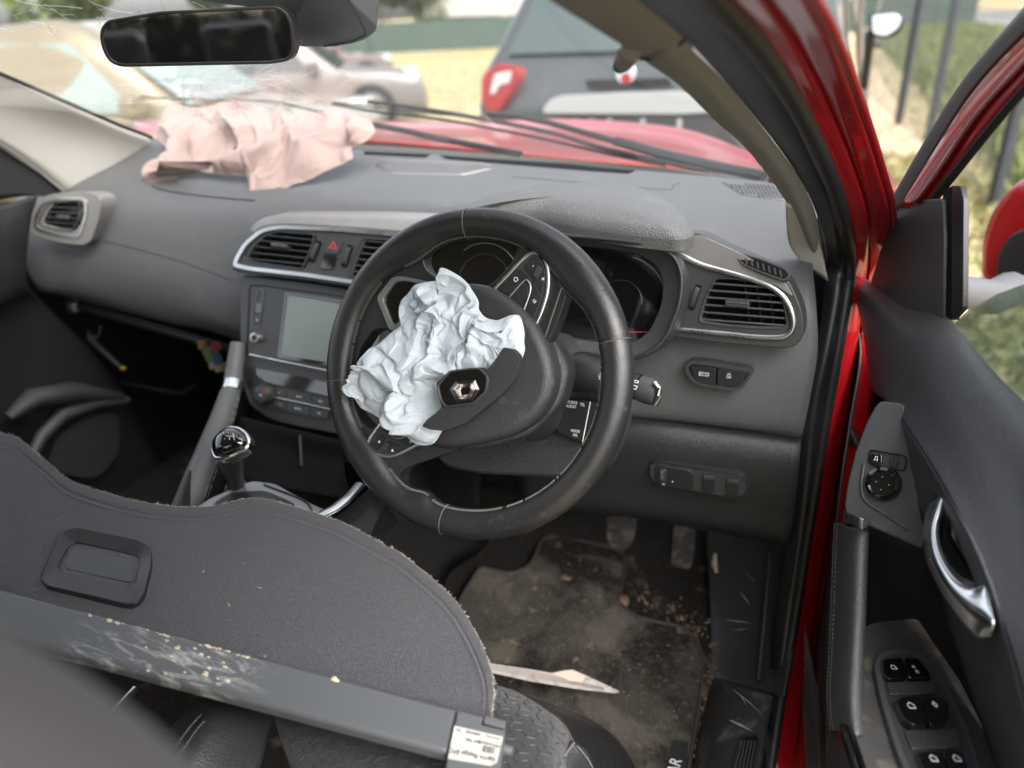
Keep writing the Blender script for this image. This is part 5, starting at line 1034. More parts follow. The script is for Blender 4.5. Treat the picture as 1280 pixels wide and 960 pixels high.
PF = Pl(at(630, 690, y=.47), (.1, -.7, .7)); prism('rest_pad', PF, rnd([(616, 672), (655, 668), (652, 700), (645, 712), (612, 704)], 4, 3), -.03, 0, m_ped, fr2, bev=.003)
for i in range(5): tube('tread_bar', [PF(616+i*8, 705, .001), PF(628+i*8, 672, .001)], .0018, m_ped, fr2, n=6)
# kick panel and inner sill trim
sill = thing('sill_trim', 'scuffed black plastic kick panel and sill trim with ribbed tread', 'sill trim', (.74, .1, .45))
grid('kick_panel', [aty(r) for r in ([(880, 640, .52), (915, 650, .50), (950, 660, .47), (985, 668, .43), (1010, 670, .41)], [(885, 720, .44), (905, 728, .42), (940, 738, .39), (975, 744, .36), (1000, 746, .34)], [(888, 790, .33), (905, 798, .32), (935, 806, .30), (968, 812, .27), (990, 814, .25)], [(886, 850, .23), (905, 852, .23), (935, 858, .215), (960, 866, .20), (980, 870, .19)])], m_low, sill, k=6, solid=.003)
tube('panel_rib', aty([(963, 690, .405), (955, 780, .305), (948, 850, .215)]), .0035, m_low, sill, n=8)
grid('sill_cover', [[at(u, v, z=z) for u, v, z in r] for r in ([(893, 846, .395), (908, 850, .45), (935, 858, .475), (968, 866, .48)], [(880, 890, .385), (900, 890, .45), (930, 895, .475), (960, 905, .48)], [(868, 950, .38), (892, 950, .45), (925, 955, .475), (950, 965, .48)], [(850, 1040, .38), (880, 1040, .45), (915, 1045, .475), (935, 1055, .48)])], mat('scuffed sill plastic', (.026, .026, .027), .5, bump=('leather', 500, .4, .0008), dust=((14, .50, (.13, .12, .105), .6), (60, .62, (.2, .18, .15), .4))), sill, k=6, solid=.004)
PSL = Pl(at(935, 940, z=.478), (-.1, .0, 1)); tr_ = rnd([(923, 925), (930, 918), (944, 917), (950, 922), (946, 940), (935, 1000), (906, 1000), (915, 960)], 4, 3)
ring('tread_frame', PSL, tr_, inset(tr_, 2), 0, .003, m_blk, sill, bev=.0005); prism('tread_base', PSL, inset(tr_, 1.8), -.004, .0008, m_dk, sill, bev=0)
for i in range(5): tube('tread_rib', [PSL(927+i*4.3, 926, .002), PSL(911+i*5, 995, .002)], .0018, m_low, sill, n=6)
V, F = [], []
for (u, v, du, dv, r_) in ((916, 862, 40, 34, .0009), (925, 868, 8, 14, .0008), (912, 900, 28, 14, .0022), (925, 740, 12, 16, .0012), (908, 775, 32, 4, .0014), (915, 788, 20, -2, .001), (930, 715, 14, 12, .0007)):
    f = (lambda a, b: at(a, b, z=.479) if v > 855 else at(a, b, y=.37-(b-725)*.0011)); tubev([f(u, v), f(u+du*.5, v+dv*.45), f(u+du, v+dv)], [r_*.3, r_, r_*.2], 5, V=V, F=F, flat=.3)
obj('scrape_mark', V, F, mat('scraped plastic', (.20, .19, .18), .7), sill)['kind'] = 'stuff'
tube('torn_foam', aty([(894, 692, .45), (893, 705, .44), (896, 716, .43)]), [.003, .006, .003], mat('pale foam', (.40, .32, .22), .9), sill, n=6)
# ================================================================== DRIVER'S SIDE PILLAR, SEAL, BODY
def strip3(name, A, B, mt_, bulge=.0, par=body, solid=.004, k=6, mid=None):
    A3, B3 = aty(A), aty(B); n_ = len(A3); M3 = []
    for a, b in zip(A3, B3):
        c = (a+b)/2; d = CAM-c; d /= np.linalg.norm(d); M3.append(c+d*bulge)
    return grid(name, [A3, M3, B3], mt_, par, k=k, kk=6, solid=solid)
yv = lambda v, y0=-.20, y1=.40: y0+(y1-y0)*(max(-60, v)/330.)**1 if v > 0 else y0+v*.0018
def Y3(L): return [(u, v, yv(v)) for u, v in L]
strip3('pillar_trim', Y3([(650, -28), (690, 2), (735, 30), (775, 55), (800, 72)]), Y3([(750, -32), (794, 0), (822, 22), (853, 48), (866, 62)]), m_beid, .012)
strip3('pillar_trim', Y3([(802, 74), (850, 108), (895, 152), (931, 184), (965, 226), (990, 264), (1004, 292)]), Y3([(853, 52), (912, 110), (961, 170), (995, 216), (1018, 262), (1028, 310), (1034, 350)]), m_beid, .014)
grid('lower_trim', [aty([(982, 255, .255), (983, 280, .305), (987, 306, .352), (1004, 332, .372)]), aty([(996, 258, .262), (1004, 282, .308), (1010, 308, .352), (1018, 340, .372)]), aty([(1008, 262, .270), (1018, 285, .315), (1026, 312, .355), (1035, 352, .372)])], m_bei, body, k=6, solid=.003)
tube('visor_clip', [at(790, 62, y=-.09), at(783, 72, y=-.07), at(779, 80, y=-.055)], [.008, .0085, .007], m_beid, body, n=12); tube('clip_mouth', [at(777, 76, y=-.052), at(775, 84, y=-.045)], .006, m_dk, body, n=10)
tube('trim_joint', aty([(800, 74, -.068), (822, 72, -.075), (838, 66, -.085), (855, 50, -.11)]), .0012, m_dk, body, n=6)
sA = Y3([(746, -34), (796, 0), (853, 46), (912, 108), (961, 168), (995, 214), (1021, 268), (1032, 320)])+[(1030, 360, .37), (1020, 440, .33), (1004, 520, .31), (996, 600, .30), (984, 680, .30), (968, 780, .28), (960, 860, .22), (948, 960, .14), (938, 1040, .1)]
sB = Y3([(872, -40), (901, 0), (950, 52), (1002, 131), (1040, 210), (1058, 262), (1067, 312)])+[(1067, 345, .385), (1063, 372, .37), (1052, 440, .345), (1038, 520, .325), (1026, 600, .31), (1012, 690, .30), (998, 780, .28), (984, 860, .22), (968, 960, .14), (955, 1040, .1)]
sA = sA[:len(sB)] if len(sA) > len(sB) else sA; sB = sB[:len(sA)]
m_seal = mat('black aperture trim', (.008, .009, .011), .38, bump=('noise', 300, .1, .0005), dust=(70, .7, (.12, .11, .10), .4))
strip3('aperture_trim', sA, sB, m_seal, .010)
V, F = tubev([p+np.array((0, -.004, .0)) for p in catm(aty([(u-6, v, y) for u, v, y in sB]), 6)], .0085, 12); obj('door_seal', V, F, m_rub, body)
V, F = tubev([p+np.array((0, -.003, .0)) for p in catm(aty([(u-15, v, y) for u, v, y in sB]), 6)], .0035, 8); obj('seal_lip', V, F, mat('grey seal lip', (.045, .045, .05), .4), body)
rA = [(u-3, v, y+.012) for u, v, y in sB]
rB = Y3([(985, -42), (1017, 0), (1051, 67), (1081, 150), (1100, 210), (1114, 262), (1112, 300)])+[(1104, 345, .42), (1098, 380, .40), (1096, 440, .375), (1090, 520, .355), (1076, 600, .34), (1060, 690, .33), (1044, 780, .31), (1034, 860, .25), (1026, 960, .17), (1018, 1040, .13)]
rB = [(u, v, y+.03) for u, v, y in rB]; n_ = min(len(rA), len(rB)); rA, rB = rA[:n_], rB[:n_]
A3, B3 = aty(rA), aty(rB)
prof = [0, .10, .28, .44, .50, .56, .76, .92, 1.0]; hts = [0, .010, .009, .007, -.006, .002, .004, .004, -.010]
rows = []
for f, h in zip(prof, hts):
    r_ = []
    for a, b in zip(A3, B3): c = a*(1-f)+b*f; d = CAM-c; d /= np.linalg.norm(d); r_.append(c+d*h*1.3)
    rows.append(r_)
grid('body_pillar', rows, m_red, body, k=5, kk=3, solid=.003, sharp=50)
tube('body_edge', [p for p in catm(aty([(u+3, v, y+.01) for u, v, y in rB[:8]]), 5)], .004, m_red, body, n=8)
box('hinge_bolt', at(1040, 478, y=.34), (.006, .006, .008), m_rub, body, bev=.002)
tube('door_strap', [at(1052, 515, y=.37), at(1062, 535, y=.36), at(1071, 556, y=.35)], .006, m_blk, body, n=8)
strip3('sill_panel', [(1020, 760, .34), (995, 860, .27), (960, 1000, .16)], [(1060, 760, .36), (1040, 860, .29), (1010, 1000, .18)], m_red, .004)
# wing of the car beyond the pillar and bonnet
hr = [[(150, 178, .98), (300, 172, 1.0), (440, 176, 1.0), (560, 186, .98), (700, 200, .95), (850, 212, .92), (970, 222, .88)],
      [(160, 170, 1.2), (300, 166, 1.25), (450, 168, 1.25), (580, 174, 1.25), (700, 182, 1.22), (850, 192, 1.15), (965, 214, 1.0)],
      [(168, 163, 1.45), (300, 160, 1.55), (455, 162, 1.55), (590, 164, 1.6), (700, 164, 1.6), (840, 175, 1.45), (950, 209, 1.1)],
      [(172, 158, 1.6), (300, 158, 1.7), (467, 160, 1.75), (600, 160, 1.8), (685, 156, 1.8), (775, 156, 1.75), (842, 168, 1.6), ][:7]]
hr[3] = [(172, 158, 1.6), (300, 158, 1.7), (467, 160, 1.75), (600, 161, 1.8), (700, 156, 1.8), (842, 168, 1.6), (940, 204, 1.2)]
hood_rows = [aty(r) for r in hr]; edge = [p+np.array((0, .05, -.30)) for p in hood_rows[-1]]
grid('bonnet', hood_rows+[edge], m_rdo, body, k=8, kk=5, solid=.004)
grid('scuttle', [aty([(150, 176, .72), (330, 184, .74), (480, 191, .76), (640, 201, .75), (800, 215, .72), (960, 229, .66)]), aty([(150, 172, .98), (330, 176, 1.0), (480, 182, 1.0), (640, 194, .97), (800, 208, .94), (960, 222, .88)])], m_blk, body, k=6, solid=.01)
grid('wing', [[at(u, v, y=y) for u, v, y in r] for r in ([(1050, 150, 1.1), (1085, 200, 1.0), (1112, 235, .9), (1116, 275, .75)], [(1080, 170, 1.2), (1105, 205, 1.1), (1122, 238, .95), (1116, 275, .8)])], m_red, body, k=4)
# windscreen
m_glass = glassmat('windscreen glass', fac=.05, dirt=.028, dcol=(.75, .74, .70))
ws = grid('windscreen', [aty([(-100, 148, .62), (185, 170, .66), (480, 190, .75), (800, 213, .71), (1000, 238, .60)]), [(-.64, .27, 1.27), (-.30, .34, 1.28), (0, .36, 1.285), (.34, .32, 1.28), (.62, .22, 1.25)], [(-.60, -.05, 1.43), (-.28, 0, 1.445), (0, .02, 1.45), (.30, 0, 1.445), (.58, -.06, 1.42)]], m_glass, body, k=8, sharp=180)
bvw = BVHTree.FromPolygons([v.co[:] for v in ws.data.vertices], [tuple(p.vertices) for p in ws.data.polygons])
cz = [(204, 66), (300, 58), (400, 66), (458, 88), (464, 122), (400, 146), (300, 140), (208, 150)]
V, F = [], []; gx, gy = 60, 26; rs = np.random.RandomState(5)
for i in range(gx):
    for j in range(gy):
        u, v = 203+i*4.4, 58+j*3.6+ (0 if i < 40 else (i-40)*.6); q = hit(bvw, u, v, .004+.005*abs(MN.noise(Vector((u*.045, v*.09, 3))))+.0022*abs(MN.noise(Vector((u*.2, v*.3, 9))))); V.append(q if q is not None else np.array((0, .4, 1.3)))
obj('crazed_glass', V, [[i*gy+j, i*gy+j+1, (i+1)*gy+j+1, (i+1)*gy+j] for i in range(gx-1) for j in range(gy-1) if ((i-28)/27.)**2+((j-11)/10.5)**2 < .82+.6*MN.noise(Vector((i*.15, j*.22, 1)))], glassmat('crazed glass', fac=.12, dirt=.03, dcol=(.62, .60, .58), rough=.10), ws, sharp=12, orient=True)
V, F = [], []; rs = np.random.RandomState(21)
def crack(u, v, a, L_, r_=.0006, depth=2):
    pts = []; x, y = u, v
    for i in range(9):
        p = hit(bvw, x, y, .002)
        if p is not None: pts.append(p)
        a += rs.randn()*.09; x += math.cos(a)*L_/9; y += math.sin(a)*L_/9
        if depth and rs.rand() < .16: crack(x, y, a+rs.choice([-1, 1])*(.5+rs.rand()*.5), L_*.4, r_*.7, depth-1)
    if len(pts) > 1: tubev(pts, r_, 4, V=V, F=F)
for u, v, a, L_ in ((0, 8, .6, 90), (45, 0, .9, 50), (55, 5, .5, 45), (110, 0, .7, 55), (115, 3, .45, 60), (0, 35, .35, 45), (38, 27, .05, 45), (160, 0, .6, 40), (198, 0, .9, 30), (120, 22, .03, 50), (0, -10, .45, 120), (240, 2, .4, 60)): crack(u, v, a, L_, .00022)
for i in range(44): crack(205+rs.rand()*150, 92+rs.rand()*45, rs.choice([.15, .35, 2.9, -.5, 1.3])+rs.randn()*.15, 50+rs.rand()*70, .00024, 0)
obj('glass_crack', V, F, mat('crack glint', (.50, .52, .53), .3), ws)['kind'] = 'stuff'
# wipers
def wiper(label, arms):
    t = thing('windscreen_wiper', label, 'wiper', at(*arms[0][1][-1][:2], y=arms[0][1][-1][2]), 'windscreen wipers')
    for nm_, pts, r_ in arms: tube(nm_, catm(aty(pts), 4), r_, m_rub, t, n=8, flat=.7)
    return t
wiper('long wiper with thin twin blades reaching over to the pale cloth', [('wiper_arm', [(460, 127, .90), (535, 137, .90), (610, 150, .90), (690, 166, .89), (749, 184, .87), (820, 200, .82), (885, 213, .78)], .0065), ('wiper_blade', [(415, 130, .93), (480, 141, .92), (550, 149, .91), (662, 170, .89), (760, 192, .86), (831, 207, .80)], .0045), ('blade_spine', [(417, 128, .92), (460, 133, .92), (520, 140, .91), (600, 148, .905), (700, 170, .885)], .003)])
wiper('short wiper lying low along the scuttle', [('wiper_arm', [(467, 156, .86), (505, 163, .86), (542, 172, .85), (600, 183, .83), (650, 193, .80)], .0095), ('wiper_blade', [(176, 121, .95), (230, 124, .95), (330, 126, .95), (400, 140, .92), (470, 157, .88)], .004)])
wiper('broad black wiper linkage in front of the driver', [('wiper_arm', [(610, 142, .96), (650, 146, .95), (700, 157, .93), (775, 178, .89), (850, 195, .84), (930, 213, .77)], .0090), ('link_cover', [(770, 176, .87), (830, 193, .83), (900, 209, .78), (955, 220, .74)], .014)])
# ================================================================== DRIVER'S DOOR (ajar)
TH = R(15); DH = np.array((.80, .42, 0)); DS = np.array((math.sin(TH), -math.cos(TH), 0)); DN = np.array((-math.cos(TH), -math.sin(TH), 0))
PDo = Pl(DH, DN); door = thing('driver_door', 'open driver door with red window frame and black trim panel full of switches', 'door', (.80, .42, .5))
def D(u, v, h=0.): return PDo(u, v, h)
def drows(R_): return [[D(u, v, h) for u, v, h in r] for r in R_]
# upper trim: ledge under the glass, then the face swelling to the pull and armrest
grid('door_trim', drows([
    [(1066, 346, .008), (1085, 350, .006), (1130, 380, .005), (1180, 392, .004), (1240, 462, .002), (1300, 520, 0), (1360, 570, 0)],
    [(1067, 362, .020), (1086, 372, .022), (1130, 408, .022), (1176, 425, .020), (1235, 495, .018), (1300, 575, .016), (1370, 650, .016)],
    [(1072, 385, .024), (1090, 415, .028), (1128, 440, .030), (1165, 470, .032), (1225, 555, .032), (1300, 680, .03), (1380, 800, .03)],
    [(1080, 425, .024), (1092, 450, .030), (1116, 475, .036), (1152, 520, .042), (1208, 610, .046), (1285, 780, .05), (1360, 950, .05)],
    [(1086, 470, .022), (1092, 490, .030), (1108, 502, .042), (1142, 548, .050), (1196, 640, .056), (1256, 790, .060), (1310, 1000, .06)]]), m_dor, door, k=8, kk=6, solid=.004)
grid('door_scoop', drows([
    [(1108, 502, .042), (1142, 548, .050), (1172, 597, .054), (1205, 657, .057), (1232, 718, .059), (1256, 790, .060), (1285, 900, .06), (1310, 1000, .06)],
    [(1100, 515, .044), (1130, 558, .044), (1158, 615, .044), (1188, 685, .044), (1218, 765, .044), (1240, 835, .046), (1262, 930, .05), (1280, 1010, .05)],
    [(1088, 535, .050), (1112, 578, .048), (1138, 640, .034), (1160, 700, .024), (1188, 790, .018), (1214, 865, .02), (1240, 950, .02), (1260, 1020, .02)]]), m_dor, door, k=8, kk=6, solid=.003)
_pw = D(1103, 604, .066); _cv = (CAM-_pw)/np.linalg.norm(CAM-_pw); PSW = Pl(_pw, _cv*.75+np.array((DN[0]*.5, DN[1]*.5, .15)))
m_swp = mat('switch plate plastic', (.060, .061, .063), .44, bump=('noise', 900, .1, .0004))
prism('switch_plate', PSW, rnd([(1098, 500), (1083, 525), (1068, 565), (1058, 605), (1054, 635), (1060, 648), (1100, 664), (1150, 686), (1160, 680), (1150, 640), (1143, 590), (1139, 540), (1130, 504)], 8, 4), -.05, .0, m_dor, door, bev=.012, seg=5, sharp=60)
tube('plate_ridge', [PSW(u, v, .0003) for u, v in catm([(1080, 580), (1077, 610), (1084, 628), (1110, 645), (1136, 662)], 5)], .0018, m_dor, door, n=8)
# dark back wall of the pocket
grid('door_recess', drows([[(1060, 650, .010), (1110, 660, .0), (1170, 690, -.01), (1240, 830, -.01), (1290, 900, -.01)], [(1056, 760, .01), (1110, 780, .0), (1180, 800, -.01), (1250, 900, -.01), (1300, 960, -.01)], [(1040, 900, .01), (1110, 930, .0), (1180, 960, -.01), (1260, 990, -.01), (1310, 1020, -.01)]]), m_low, door, k=5, solid=.004)
def Dq(s, z, h): return np.array((DH[0]+DS[0]*s+DN[0]*h, DH[1]+DS[1]*s+DN[1]*h, z))
panel('inner_skin', [Dq(.0, .22, -.030), Dq(1.15, .22, -.030), Dq(1.15, 1.0, -.030), Dq(.10, .955, -.030), Dq(0, .93, -.030)], m_dk, door)
panel('door_skin', [Dq(-.03, .22, -.09), Dq(1.15, .22, -.09), Dq(1.15, .98, -.07), Dq(-.03, .93, -.07)], m_red, door)
# pull grip
PG0 = lambda u, v, h: D(u, v, h)
gp_ = [(1061, 655, .075), (1059, 700, .085), (1057, 760, .098), (1054, 820, .112), (1052, 870, .124), (1056, 915, .130)]
rows = []
for du, dh in ((-16, -.022), (-18, .0), (-11, .012), (2, .017), (15, .013), (25, .0), (26, -.03)): rows.append([D(u+du*(1+.0*i), v+(4 if du > 0 else -2)*1.0, h+dh) for i, (u, v, h) in enumerate(gp_)])
grid('pull_grip', rows, mat('grip skin', (.085, .085, .087), .48, bump=('leather', 480, .8, .0012), spec=.5), door, k=8, kk=6, solid=.003)
stitch('grip_stitching', [D(u-18, v, h+.005) for u, v, h in gp_], door, n=52, r=.0006); stitch('grip_stitching', [D(u-14.5, v, h+.0105) for u, v, h in gp_], door, n=52, r=.0005)
rows = []
for du, dh in ((-8, .0), (-3, .014), (5, .019), (17, .015), (25, .002)): rows.append([D(1062+du, 641+du*.42, .077+dh), D(1061.5+du, 648+du*.40, .078+dh), D(1061+du, 655+du*.36, .079+dh)])
grid('grip_clip', rows, m_schr, door, k=3, kk=5, solid=.002)
rows = []
for du, dh in ((-15, .0), (-8, .014), (1, .018), (11, .014)): rows.append([D(1056+du, 905+max(0, du)*.6, .130+dh), D(1068+du, 950, .134+dh), D(1090+du, 1020, .14+dh)])
grid('grip_foot', rows, m_gls, door, k=4, kk=5, solid=.002)
grid('door_front', drows([[(1064, 380, .012), (1074, 440, .016), (1062, 520, .030), (1050, 600, .045), (1042, 680, .055), (1034, 800, .07), (1032, 900, .08), (1040, 1000, .09)], [(1080, 430, -.04), (1076, 490, -.05), (1064, 560, -.05), (1048, 640, -.04), (1028, 740, -.02), (1012, 820, .0), (1010, 900, .02), (1014, 1000, .03)]]), m_blk, door, k=5, solid=.003)
grid('shut_face', drows([[(1088, 375, -.02), (1078, 480, -.05), (1060, 600, -.05), (1034, 720, -.04), (1012, 810, .0), (1006, 1020, .02)], [(1110, 400, -.12), (1120, 560, -.12), (1110, 700, -.12), (1100, 820, -.12), (1090, 900, -.1), (1080, 1020, -.1)]]), m_dk, door, k=5, solid=.003)
grid('speaker_mesh', drows([[(1003, 770, .02), (1000, 830, .03), (1004, 900, .04), (1012, 980, .05)], [(1012, 790, .03), (1014, 850, .045), (1020, 920, .055), (1030, 990, .06)]]), m_dk, door, k=5)
V, F = [], []
for i in range(56):
    for j in range(9):
        t = i/55; v = 772+t*205; u0_ = 1001+4*t*t*2.5; wd = 3+18*min(1, t*2.2); u = u0_+wd*j/9+(i % 2)*.8
        a = D(u, v, .034+.025*t+j*.0012); tubev([a-DN*.0002, a+np.array((0, 0, .0016))+DN*.0012, a+DS*.0030+DN*.0006], .00055, 4, V=V, F=F)
obj('speaker_weave', V, F, mat('speaker metal', (.18, .18, .19), .5), door)['kind'] = 'stuff'
# armrest with window switches (horizontal-ish plane)
PA = Pl(at(1140, 860, z=.755), np.cross(DS+np.array((0, 0, .10)), np.array((DN[0], DN[1], .12)))); PA.n *= (1 if PA.n[2] > 0 else -1)
prism('armrest', PA, rnd([(1066, 792), (1090, 778), (1147, 772), (1165, 800), (1200, 850), (1240, 930), (1290, 1040), (1110, 1060), (1080, 980), (1066, 900)], 8, 3), -.12, -.004, mat('armrest plastic', (.048, .047, .045), .6, bump=('leather', 700, .6, .0008), dust=(30, .5, (.14, .12, .09), .5)), door, bev=.004, seg=3)
pod_ = rnd([(1092, 830), (1098, 814), (1118, 809), (1145, 811), (1164, 826), (1190, 862), (1215, 920), (1240, 1000), (1150, 1010), (1118, 930), (1100, 870)], 10, 4)
prism('switch_pod', PA, pod_, -.02, .004, m_dor, door, bev=.002, seg=3)
prism('pod_recess', PA, inset(pod_, 8), -.02, .0046, m_pan, door, bev=.0008)
m_ic = m_prt
def wsw(px, s_, u, v, sz, h=.010): b = prism('window_switch', PA, rnd(px, 3, 3), .0, h, m_gls, door, bev=.0018, seg=3); text('switch_print', s_, PA, u, v, sz, 10, .5, h+.0004, m_ic, b); return b
wsw([(1104, 824), (1128, 822), (1134, 847), (1112, 849), (1105, 843)], '⌂', 1117, 834, .009); wsw([(1130, 822), (1148, 823), (1160, 838), (1165, 848), (1136, 847)], 'o\nô', 1144, 836, .007)
wsw([(1120, 877), (1128, 871), (1150, 869), (1160, 906), (1142, 906), (1130, 898)], '⌂', 1139, 882, .011, .014); wsw([(1152, 869), (1175, 871), (1186, 880), (1187, 897), (1178, 905), (1162, 906)], '◊', 1169, 881, .011, .014)
wsw([(1147, 941), (1178, 938), (1188, 975), (1162, 980)], '⌂', 1167, 948, .010, .012); wsw([(1180, 938), (1203, 939), (1216, 975), (1190, 976)], '⌂', 1196, 948, .010, .012)
prism('pod_step', PA, rnd([(1108, 852), (1170, 850), (1172, 866), (1112, 868)], 3, 2), .0, .0075, m_low, door, bev=.002)
prism('pod_step', PA, rnd([(1130, 912), (1198, 908), (1204, 934), (1140, 936)], 3, 2), .0, .0075, m_low, door, bev=.002)
# mirror adjuster
PMA = PSW
sp_ = rnd([(1087, 563), (1091, 562), (1130, 569), (1134, 573), (1131, 587), (1127, 589), (1088, 581), (1085, 577)], 3, 3)
ring('switch_frame', PMA, sp_, inset(sp_, 1.4), -.01, .0025, m_gls, door, bev=.0005); prism('switch_well', PMA, inset(sp_, 1.2), -.01, .0008, m_pan, door, bev=0)
b = prism('fold_switch', PMA, rnd([(1089, 566), (1102, 567.5), (1102, 580), (1088, 578.5)], 2, 2), 0, .005, m_gls, door, bev=.0012); text('switch_print', 'Д', PMA, 1095, 573, .006, 10, 1.4, .0055, m_ic, b)
prism('select_switch', PMA, rnd([(1114, 570), (1121, 571), (1120, 584), (1112, 582.5)], 1, 2), 0, .005, m_blk, door, bev=.0012)
ad = disc('mirror_adjuster', PMA, 1103, 604.5, .0, 0, .004, m_gls, door, n=40, prof=[(.0195, -.004), (.0195, .002), (.0180, .0055), (.0145, .0065), (.0135, .0035)], bev=0)
disc('adjuster_cap', PMA, 1103, 604.5, .0, 0, .0, m_pan, ad, n=32, prof=[(.0130, .0), (.0125, .0055), (.0105, .0062), (.008, .0055)], bev=0)
for du, dv in ((0, -8), (8, 2), (-2, 8), (-8, -2)): text('arrow_print', '▴', PMA, 1103+du, 604+dv, .0035, 10, 1.4, .0066, m_ic, ad)
# release handle
PRH = Pl(D(1200, 700, .046), DN)
cup = rnd([(1172, 606), (1180, 602), (1200, 625), (1225, 690), (1243, 755), (1244, 790), (1232, 800), (1205, 770), (1175, 710), (1158, 660), (1160, 630)], 10, 4)
cpo = prism('handle_cup', PRH, cup, -.012, .003, m_blk, door, bev=.003); prism('cup_inner', PRH, rnd([(1186, 632), (1196, 630), (1222, 690), (1238, 740), (1232, 760), (1214, 745), (1190, 700), (1180, 660)], 8, 3), -.01, .005, m_gls, cpo, bev=.003)
rows = []
cl_ = [((1178, 610), (1186, 616)), ((1163, 628), (1184, 637)), ((1153, 660), (1178, 662)), ((1156, 697), (1183, 690)), ((1172, 735), (1202, 718)), ((1194, 768), (1222, 726)), ((1219, 796), (1238, 718)), ((1240, 798), (1243, 748))]
PRH = Pl(D(1200, 700, .050), np.array((DN[0]*.75, DN[1]*.75, .6)))
rows = [[PRH(*a, .003) for a, b in cl_], [PRH(a[0]*.65+b[0]*.35, a[1]*.65+b[1]*.35, .018) for a, b in cl_], [PRH(a[0]*.25+b[0]*.75, a[1]*.25+b[1]*.75, .016) for a, b in cl_], [PRH(*b, .005) for a, b in cl_]]
grid('release_handle', rows, m_chr, door, k=6, kk=6, solid=.002, sharp=180)
# sail panel, glass run, window frame
SPL = 1
prism('mirror_sail', PDo, rnd([(1088, 352), (1104, 300), (1122, 262), (1134, 250), (1178, 248), (1180, 300), (1178, 404), (1150, 400), (1122, 389), (1100, 373)], 4, 3), .003, .008, m_dor, door, bev=.003, seg=3)
prism('glass_channel', PDo, [(1178, 238), (1190, 232), (1190, 400), (1178, 400)], -.004, .004, m_dk, door, bev=.001); prism('channel_seal', PDo, rnd([(1190, 232), (1200, 232), (1204, 250), (1203, 385), (1190, 400)], 3, 2), .004, .010, m_rub, door, bev=.003)
def dstrip(nm, A, B, mt_, hA=0, hB=0, bul=.004, **k):
    a, b = [D(u, v, hA) for u, v in A], [D(u, v, hB) for u, v in B]; mdl = [(p+q)/2+DN*bul for p, q in zip(a, b)]; return grid(nm, [a, mdl, b], mt_, door, k=5, kk=5, solid=.003, **k)
dstrip('frame_seal', [(1108, 262), (1150, 188), (1200, 108), (1240, 55), (1300, -15)], [(1120, 268), (1165, 192), (1210, 120), (1262, 60), (1330, -5)], m_rub, -.01, .008, .008)
dstrip('window_frame', [(1118, 262), (1162, 190), (1207, 118), (1256, 60), (1330, -5)], [(1160, 256), (1180, 226), (1216, 180), (1262, 125), (1340, 40)], m_red, .004, .004, .007)
dstrip('frame_groove', [(1140, 254), (1172, 208), (1214, 146), (1262, 92), (1330, 20)], [(1145, 256), (1177, 210), (1219, 149), (1267, 95), (1335, 23)], mat('deep red', (.12, .003, .006), .3, coat=.6), .012, .012, .001)
dstrip('frame_seal', [(1158, 254), (1180, 224), (1216, 180), (1262, 125), (1340, 40)], [(1172, 252), (1188, 232), (1222, 190), (1268, 135), (1345, 50)], m_rub, .002, .0, .005)
gd = glassmat('side glass', tint=(.70, .80, .73), fac=.06, dirt=.05, dcol=(.45, .48, .44))
ggl = prism('door_glass', PDo, [(1186, 412), (1210, 388), (1245, 368), (1300, 348), (1400, 330), (1400, 620), (1300, 530), (1240, 472)], -.0195, -.016, gd, door, bev=0)
# door mirror outside
mir = thing('door_mirror', 'red door mirror with black inner housing outside the driver window', 'door mirror', at(1250, 300, x=1.08))
PMI = Pl(at(1250, 290, x=1.06), (-.75, -.65, .1))
prism('mirror_cap', PMI, rnd([(1220, 345), (1222, 300), (1236, 260), (1262, 228), (1300, 210), (1360, 215), (1380, 300), (1350, 370), (1260, 372), (1232, 360)], 16, 5), -.12, 0, m_red, mir, bev=.02, seg=5, sharp=60)
prism('mirror_housing', PMI, rnd([(1242, 352), (1246, 318), (1262, 292), (1300, 278), (1360, 280), (1360, 356), (1262, 362)], 10, 4), -.05, .006, m_rub, mir, bev=.006, seg=3)
tube('mirror_foot', [at(1262, 362, x=1.04), at(1240, 372, x=.97), at(1190, 362, x=.90)], [.03, .025, .02], mat('grey plastic', (.10, .10, .11), .5), mir, n=12)
# ================================================================== OUTSIDE
def structure(o): o['kind'] = 'structure'; return o
m_gr = mat('dry sandy ground', (.33, .275, .15), .95, spec=.1, var=(.35, .6, (.38, .33, .21)), dust=((2.5, .55, (.36, .30, .17), .6), (.12, .60, (.22, .24, .10), .5)), bump=('noise', 12, .6, .02))
gv = []; NG = 60
xs = np.sign(np.linspace(-1, 1, NG))*np.abs(np.linspace(-1, 1, NG))**2.2*900; V = []
for i in range(NG):
    for j in range(NG):
        x, y = xs[i], xs[j]; d_ = math.hypot(x, y); V.append((x, y, (.03*math.sin(x*1.3)*math.cos(y*1.1) if 3 < d_ < 60 else 0)))
structure(obj('ground', V, [[i*NG+j, (i+1)*NG+j, (i+1)*NG+j+1, i*NG+j+1] for i in range(NG-1) for j in range(NG-1)], m_gr, None, sharp=180))
